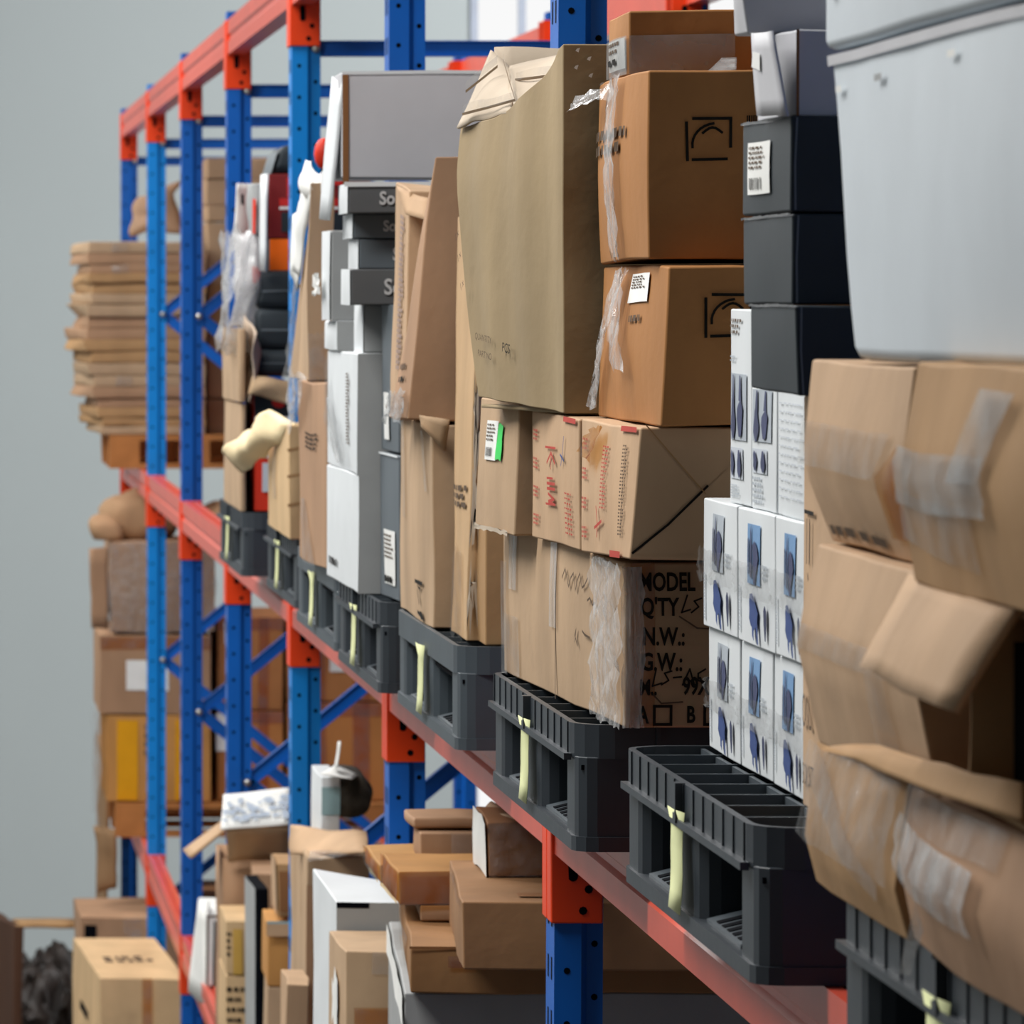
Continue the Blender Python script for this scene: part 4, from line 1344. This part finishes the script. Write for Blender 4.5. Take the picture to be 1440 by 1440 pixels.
for k, (x, y, rx, lab) in enumerate(((196, 745, .17, 'large rounded paper-wrapped lump on the far film-wrapped carton'), (152, 760, .08, 'small crumpled paper lump at the edge of the far film-wrapped carton'),
                                     (300, 738, .12, 'rounded paper-wrapped lump behind the fifth upright'))):
    bm = bmesh.new()
    bmesh.ops.create_icosphere(bm, subdivisions=3, radius=rx)
    for v in bm.verts:
        v.co.z *= .75
        v.co += noise.noise_vector(v.co * 9 + Vector((k * 7, 0, 0))) * .035
        v.co.z = max(v.co.z, -rx * .45)
    o = link('paper_bundle', mesh_from(bm, 'paper_bundle', True), card(176, 140, 106))
    tag(o, lab, 'bundle', 'paper-wrapped lumps')
    p = W(x, y, LY + (.3, .1, .3)[k])
    o.location = (p.x, p.y, fb.zt + rx * .45 + .004)
AMB = plain('amber_tape', (226, 160, 20), .4)
for i, (x0, x1, row) in enumerate(((306, 398, 0), (404, 552, 0), (306, 398, 1), (404, 552, 1))):
    lab = ('orange-brown taped carton in the far lower stack, %s %s' % (('lower', 'upper')[row], ('left', 'right')[i % 2]))
    if row == 0:
        pz = [None, None] if i == 0 else pz
        b = Box(lab, card(188, 124, 70), x0 - 6, x0, 1000 - 12 * (i % 2), Y=LY + .05, zb=LOWZ + .14, xr=x1, dy=.7, group='orange-brown taped cartons', rough=.005)
        pz[i % 2] = b.zt + .002
    else:
        b = Box(lab, card(182, 122, 74), x0 - 5, x0, 868, Y=LY + .05, zb=pz[i % 2] + .004, xr=x1, dy=.7, group='orange-brown taped cartons', rough=.005)
    b.patch('amber_tape', 'N', .62, .0, .78, 1, TAPEY, .004, 4)
    b.patch('amber_tape', 'N', .0, .86, 1, 1.0, TAPEY, .005, 4)
    if i % 2:
        b.patch('amber_tape', 'N', .2, .0, .36, 1, TAPEY, .004, 4)
    if i == 2:
        b.patch('paper_label', 'N', .1, .72, .3, .95, PAPER, .006, 3)
    if i == 0:
        b.patch('paper_label', 'N', -.02, .55, .42, .98, PAPER, .006, 3, label='white paper label')
    if i == 3:
        b.patch('paper_label', 'N', .4, .36, .64, .66, PAPER, .006, 3)

# ------------------------------------------------------------------ cartons and rubbish on the floor beyond
H2 = Box('tan carton on the floor under the lower beam, with a taped lid', BEIGE, 103, 143, 1377, Y=19.25, Y2=20.05, zb=.5, xr=262, rough=.01, bulge=.01, fr=3,
         off={(0, 1, 1): (0, 0, .05), (1, 1, 1): (0, 0, .05)})
H2.patch('amber_tape', 'N', .5, .0, .62, 1, TAPEY, .005, 4)
H2.patch('seam_tape', 'N', .0, .62, 1, .7, TAPEY, .006, 4)
H2.patch('hand_hole', 'F', .3, .74, .6, .78, HOLE, .004, 3)
H2.prints('faded_print', 'T', .2, .4, .8, .55, 2, INKG, .9, .3)
Box('tan carton on the floor under the taped-lid carton', KRAFT, 106, 140, 1500, Y=19.25, Y2=20.05, zb=.002, zt=.498, xr=262, rough=.008)
H3 = Box('brown carton on the floor behind the sixth upright', DUSTY, 98, 112, 1290, Y=21.7, zb=.6, xr=262, dy=.7, rough=.01)
H3.patch('tape', 'N', .42, .2, .58, 1, TAPE, .004, 3)
H3.patch('hand_hole', 'N', .04, .82, .16, .95, HOLE, .004, 2)
Box('carton on the floor supporting the brown carton behind the sixth upright', DUSTY, 98, 112, 1500, Y=21.7, zb=.002, zt=.598, xr=262, dy=.7, rough=.006)
Box('dark brown carton standing at the bottom left corner', card(84, 58, 44), -12, 20, 1302, Y=23.8, Y2=24.3, zb=.004, xr=34, rough=.02)
for k, (x, y, rx, lab) in enumerate(((52, 1405, .14, 'dark crumpled refuse bag in the bottom left heap'), (98, 1420, .09, 'dark refuse bag beside the floor cartons'), (30, 1370, .1, 'upper dark refuse bag in the bottom left heap'),
                                     (80, 1365, .12, 'black refuse bag under the flat board'))):
    bm = bmesh.new()
    bmesh.ops.create_icosphere(bm, subdivisions=4, radius=1)
    p = W(x, y, 24.9 + (.0, -.5, .7, 1.3)[k])
    hz = p.z
    for v in bm.verts:
        v.co += noise.noise_vector(v.co * 2.2 + Vector((k * 7, 3, 0))) * .35 + noise.noise_vector(v.co * 6 + Vector((k * 3, 3, 0))) * .12
        v.co.x *= rx
        v.co.y *= rx
        v.co.z = (v.co.z + 1) * .5 * (hz + rx)
        v.co.z = max(0.002, v.co.z)
    o = link('refuse_bag', mesh_from(bm, 'refuse_bag', True), plain('dark_bag', (40, 32, 28), .45, .3, lo=.3, hi=1.6, scale=9))
    tag(o, lab, 'bag', 'dark refuse bags')
    o.location = (p.x, p.y, 0)
sheet('flat_board', [W(22, 1303, 23.82), W(108, 1303, 23.82), W(108, 1294, 24.25), W(18, 1294, 24.25)], KRAFT, None, .016, 4, .004, 0, 'flat cardboard strip lying across the bottom left heap', 'cardboard')
Box('narrow tan carton strip standing behind the far lower stack, beside the wall', card(150, 118, 86), 134, 146, 1060, Y=23.3, zb=LOWZ - 1.4, xr=152, rough=.02)
sheet('torn_cardboard', [W(136, 1256, 22.1), W(162, 1254, 22.05), W(166, 1165, 22.0), W(133, 1160, 22.1)], card(150, 118, 86), None, .01, 8, .02, 0, 'torn piece of cardboard hanging below the lower wooden pallet', 'cardboard')

# ------------------------------------------------------------------ lower level, from the far bays to the nearest upright
LZ = LOWZ + .002
# white printed open carton
E = Box('white printed box with an open flap, far left of the lower level', PAPER, 280, 291, 1285, Y=17.2, zb=LZ, xr=330, rough=.004)
E.patch('dark_slot', 'N', .22, .0, .3, .9, HOLE, .003, 3)
E.strokes('printed_line', 'N', [[(.0, .02), (.0, .97), (.9, .97)]], INKG, .006)
sheet('flap', [W(290, 1420, 17.25), W(292, 1398, 17.2), W(292, 1268, 17.2), W(284, 1266, 17.5)], PAPER, E.root, .01, 4, .004)
sheet('flap', [W(266, 1395, 17.6), W(290, 1415, 17.2), W(288, 1268, 17.3), W(280, 1264, 17.5)], PAPER, E.root, .008, 5, .006)
# open carton with flaps up
OY = 15.35
t = thing('open_carton', 'open tan carton with raised flaps and a printed paper, behind the fourth upright', 'carton', (1.05, OY + .2, LZ))
xl, xr_ = (316 - PX0) * OY / F, (420 - PX0) * OY / F
zt = Z(1207, OY)
for nm, q in (('near_panel', [(xl, OY, LZ), (xr_, OY, LZ), (xr_, OY, zt), (xl, OY, zt)]), ('aisle_panel', [(xl, OY + .4, LZ), (xl, OY, LZ), (xl, OY, zt), (xl, OY + .4, zt)]),
              ('far_panel', [(xl, OY + .4, LZ), (xr_, OY + .4, LZ), (xr_, OY + .4, zt), (xl, OY + .4, zt)]), ('back_panel', [(xr_, OY + .4, LZ), (xr_, OY, LZ), (xr_, OY, zt), (xr_, OY + .4, zt)])):
    sheet(nm, q, DUSTY, t, .006, 5, .005)
sheet('flap', [W(320, 1212, OY - .02), W(408, 1206, OY - .02), W(412, 1162, OY - .12), W(316, 1166, OY - .12)], TAN, t, .006, 5, .006)
sheet('flap', [W(258, 1197, OY + .2), W(268, 1206, OY + .02), W(316, 1168, OY), W(312, 1156, OY + .25)], PEACH, t, .008, 5, .004)
ps = sheet('printed_paper', [W(311, 1166, OY - .13), W(408, 1160, OY - .13), W(410, 1108, OY + .0), W(314, 1118, OY)], PAPER, t, .002, 8, .003)
bm = bmesh.new()
for k in range(60):
    a, b_ = random.uniform(.04, .96), random.uniform(.12, .72)
    q0 = W(311, 1166, OY - .13).lerp(W(408, 1160, OY - .13), a)
    q1 = W(314, 1118, OY).lerp(W(410, 1108, OY), a)
    e2 = (q1 - q0).normalized()
    p = q0.lerp(q1, b_) + Vector((0, -e2.z, e2.y)) * .012
    s_ = random.uniform(.006, .014)
    vs = [bm.verts.new(p + Vector((s_ * math.cos(q), 0, 0)) + e2 * s_ * .8 * math.sin(q) - t.location) for q in (0, 1.2, 2.4, 3.7, 5)]
    bm.faces.new(vs)
link('blue_print', mesh_from(bm, 'blue_print'), plain('pale_blue_ink', (176, 188, 204), .7), t)
y2 = Box('lower small printed tan carton in front of the open carton', BEIGE, 308, 318, 1372, Y=14.9, Y2=15.3, zb=LZ, xr=352, rough=.004)
y1 = Box('upper small tan carton with a yellowed side', BEIGE, 308, 318, 1295, Y=14.9, Y2=15.3, zb=y2.zt + .002, xr=356, rough=.004)
y1.patch('yellow_side', 'N', .25, .0, .6, .86, plain('yellowed_card', (196, 156, 76), .7), .003, 3)
y1.prints('printed_text', 'N', .02, .3, .18, .8, 4, INK, .7, .5, words=1)
y2.prints('printed_text', 'N', .04, .1, .9, .9, 9, INK, .8, .6, words=3)
bl = Box('black flat box standing on edge among the tan cartons', HOLE, 346, 360, 1250, Y=14.5, Y2=14.85, zb=LZ, xr=377, rough=.002, name='black_flat_box', cat='box')
bl.patch('grey_front', 'F', .0, .0, 1, 1, GREYB, .003, 3)
Box('narrow tan carton behind the black flat box', DUSTY, 352, 357, 1228, Y=14.95, Y2=15.3, zb=LZ, xr=396, rough=.004)
c2 = Box('tan carton left of the tall flat carton, bottom of its pair', TAN, 370, 376, 1388, Y=14.1, Y2=14.45, zb=LZ, xr=430, rough=.004)
c1 = Box('ochre carton with a folded lid, left of the tall flat carton', OCHRE, 369, 376, 1300, Y=14.1, Y2=14.45, zb=c2.zt + .002, xr=420, rough=.004)
c1.patch('lid', 'N', -.06, .82, 1, 1.02, PEACH, .01, 4)
c1.patch('teal_edge', 'N', -.04, 1.02, 1, 1.06, TEAL, .01, 3)
c0 = Box('small open-ended carton on the ochre carton', KRAFT, 384, 390, 1216, Y=14.1, Y2=14.4, zb=c1.zt + .02, xr=430, rough=.006)
c0.patch('dark_mouth', 'N', .06, .08, .9, .86, DARKCARD, .002, 3)
c0.patch('open_lip', 'F', .0, .0, 1, 1, PEACH, .004, 3)
# tall flat carton
f1 = Box('tall flat tan carton standing on the lower level with a torn top', TAN, 409, 432, 1205, Y=12.3, zb=LZ, xr=520, rough=.006, n=8, off={(0, 1, 1): (0, 0, .02)})
f1.strokes('crease', 'F', [[(.3, .1), (.3, .95)], [(.6, .0), (.62, .9)]], KRAFT, .006)
f1.patch('dark_side', 'N', .0, .0, 1, .93, DUSTY, .003, 3)
sheet('top_flap', [W(410, 1200, 12.5), W(520, 1200, 12.1), W(516, 1172, 12.3), W(408, 1158, 12.6)], PEACH, f1.root, .006, 6, .008)
sheet('film_scrap', [W(432, 1212, 12.25), W(470, 1206, 12.2), W(500, 1200, 12.2), W(440, 1196, 12.3)], TAPE, f1.root, 0, 5, .006)
Box('tan carton leaning low in front of the tall flat carton', PEACH, 395, 402, 1385, Y=12.0, Y2=12.26, zb=LZ, xr=436, rough=.01)
# white carton with grey side
f2 = Box('white carton with a grey side and sloping lid, right of the tall flat carton', WHITEB, 440, 472, 1268, Y=10.12, Y2=10.43, zb=LZ, xr=612, rough=.003, off={(0, 1, 1): (.0, 0, .03), (1, 1, 1): (0, 0, .0)})
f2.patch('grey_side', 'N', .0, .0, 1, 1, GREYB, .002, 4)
f2.patch('top_slot', 'N', .0, .99, .33, 1.0, HOLE, .003, 3)
f2.strokes('printed_mark', 'F', [[(.4, .62), (.6, .6), (.5, .56), (.4, .58)]], TEAL, .008)
f3 = Box('tan carton with a hand hole in front of the white carton', TAN, 462, 487, 1338, Y=9.8, Y2=10.1, zb=LZ, xr=612, rough=.005)
f3.patch('white_hand_hole', 'F', .3, .84, .7, .93, PAPER, .004, 4, .03)
f3.patch('amber_tape', 'N', .1, .0, .5, .9, TAPEY, .003, 4)
f3.patch('tape', 'N', .3, .96, 1, 1.0, TAPE, .004, 4)
# rolled dark bag with white carton
hb = Box('small white and teal carton beside the mottled dark bag', WHITEB, 441, 451, 1092, Y=12.55, zb=f1.zt + .002, xr=477, dy=.3, rough=.003)
hb.patch('teal_band', 'N', .0, .45, 1, .85, TEAL, .003, 3)
bm = bmesh.new()
bmesh.ops.create_cone(bm, cap_ends=True, segments=20, radius1=.058, radius2=.05, depth=.3, matrix=Matrix.Rotation(math.pi / 2, 4, 'X'))
bmesh.ops.subdivide_edges(bm, edges=bm.edges, cuts=2, use_grid_fill=True)
for v in bm.verts:
    v.co += noise.noise_vector(v.co * 14) * .012
rb_root = thing('rolled_bag', 'mottled dark rolled bag with a white tie above the tall flat carton', 'bag', W(492, 1160, 12.6))
o = link('bag_body', mesh_from(bm, 'bag_body', True), CAMO, rb_root)
o.location = (0, .1, .062)
sheet('white_rim', [W(450, 1088, 12.5), W(494, 1094, 12.48), W(502, 1090, 12.55), W(470, 1078, 12.6)], PAPER, rb_root, .003, 6, .006)
sheet('white_tie', [W(469, 1082, 12.55), W(473, 1083, 12.5), W(478, 1042, 12.5), W(473, 1042, 12.55)], PAPER, rb_root, .002, 5, .006)
# long cartons
g4 = Box('long grey-white carton at the bottom, under the taped long cartons', GREYB, 546, 569, 1396, Y=8.75, Y2=9.75, zb=LZ, d=1.0, rough=.004)
g4.patch('white_end', 'F', .0, .95, 1, 1, PAPER, .004, 5, .01)
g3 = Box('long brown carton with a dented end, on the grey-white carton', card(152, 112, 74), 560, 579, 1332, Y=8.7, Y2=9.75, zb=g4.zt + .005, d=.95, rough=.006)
g3.patch('brown_tape', 'N', .06, .55, .9, .8, TAPEY, .003, 6)
g3.patch('tape', 'F', .1, .1, .8, .9, TAPE, .004, 5, .03)
g3.strokes('carton_edge', 'N', [[(.0, .98), (.5, .98)]], DARKCARD, .004)
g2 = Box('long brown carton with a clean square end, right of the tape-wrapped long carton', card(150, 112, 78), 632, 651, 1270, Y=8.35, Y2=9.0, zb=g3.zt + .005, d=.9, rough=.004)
g2.patch('seam_strip', 'F', .2, .9, .98, 1.0, TAPE, .003, 4)
g2.patch('dark_strip', 'T', .1, .1, .4, .2, DARKCARD, .002, 3)
g5 = Box('short brown carton wedged behind the square-ended long carton', DUSTY, 575, 590, 1272, Y=9.05, Y2=9.76, zb=g3.zt + .003, d=.5, rough=.004)
g1 = Box('long tape-wrapped brown carton, right one of the pair', card(170, 124, 72), 537, 558, 1224, Y=9.05, Y2=9.33, zb=g5.zt + .002, d=.6, rough=.006, bulge=.006)
g1.patch('brown_tape', 'N', .0, .0, 1, 1, TAPEY, .003, 8, rough=.002)
g1.patch('brown_tape', 'F', .0, .0, 1, 1, TAPEY, .003, 5, rough=.002)
g0 = Box('tape-wrapped brown carton, left one of the pair', card(178, 134, 82), 516, 534, 1214, Y=9.38, Y2=9.7, zb=g5.zt + .002, d=.5, rough=.006)
g0.patch('brown_tape', 'F', .0, .0, 1, 1, TAPEY, .003, 5, rough=.002)
g6 = Box('dark carton under glossy film with a white end, below the black pallet', DARKCARD, 668, 684, 1156, Y=8.72, Y2=8.98, zb=g2.zt + .001, d=.5, rough=.008)
g6.patch('white_end', 'F', .0, .0, 1, 1, PAPER, .004, 5, .03)
g6.patch('film', 'N', .0, .0, .7, 1, FILM, .004, 8, rough=.006)
sheet('bent_flap', [W(676, 1140, 8.95), W(770, 1163, 8.6), W(770, 1158, 8.7), W(690, 1130, 9.1)], TAN, g6.root, .005, 5, .004)
g7 = Box('carton with glossy tape behind the second nearest upright', DUSTY, 580, 592, 1170, Y=9.42, zb=g0.zt + .001, d=.5, rough=.006)
g7.patch('tape', 'N', .1, .2, .35, 1, TAPE, .004, 4)
g8 = Box('flat tan carton lying above the glossy-taped carton', DUSTY, 570, 582, 1150, Y=9.46, zb=g7.zt + .002, d=.5, rough=.006)
Box('added brown carton darkening the gaps behind the wooden pallet of the middle far bay', DARKCARD, 140, 150, 600, Y=23.1, zb=MIDZ + .004, zt=MIDZ + .3, xr=440, dy=.7, rough=.004)  # back-fill added so the pallet openings show dark instead of bright wall
Box('added brown carton darkening the gaps behind the lower wooden pallet of the far bay', DARKCARD, 160, 180, 1160, Y=23.0, zb=LOWZ + .004, zt=LOWZ + .3, xr=560, dy=.7, rough=.004)  # more back-fill, added to keep the lower pallet openings dark
Box('added dark carton filling the dark gap under the lower beam behind the fifth upright', DARKCARD, 262, 275, 1300, Y=22.5, zb=.004, zt=LOWZ - .3, xr=560, dy=.7, rough=.004)  # dark back-fill added to close the view below the lower beam
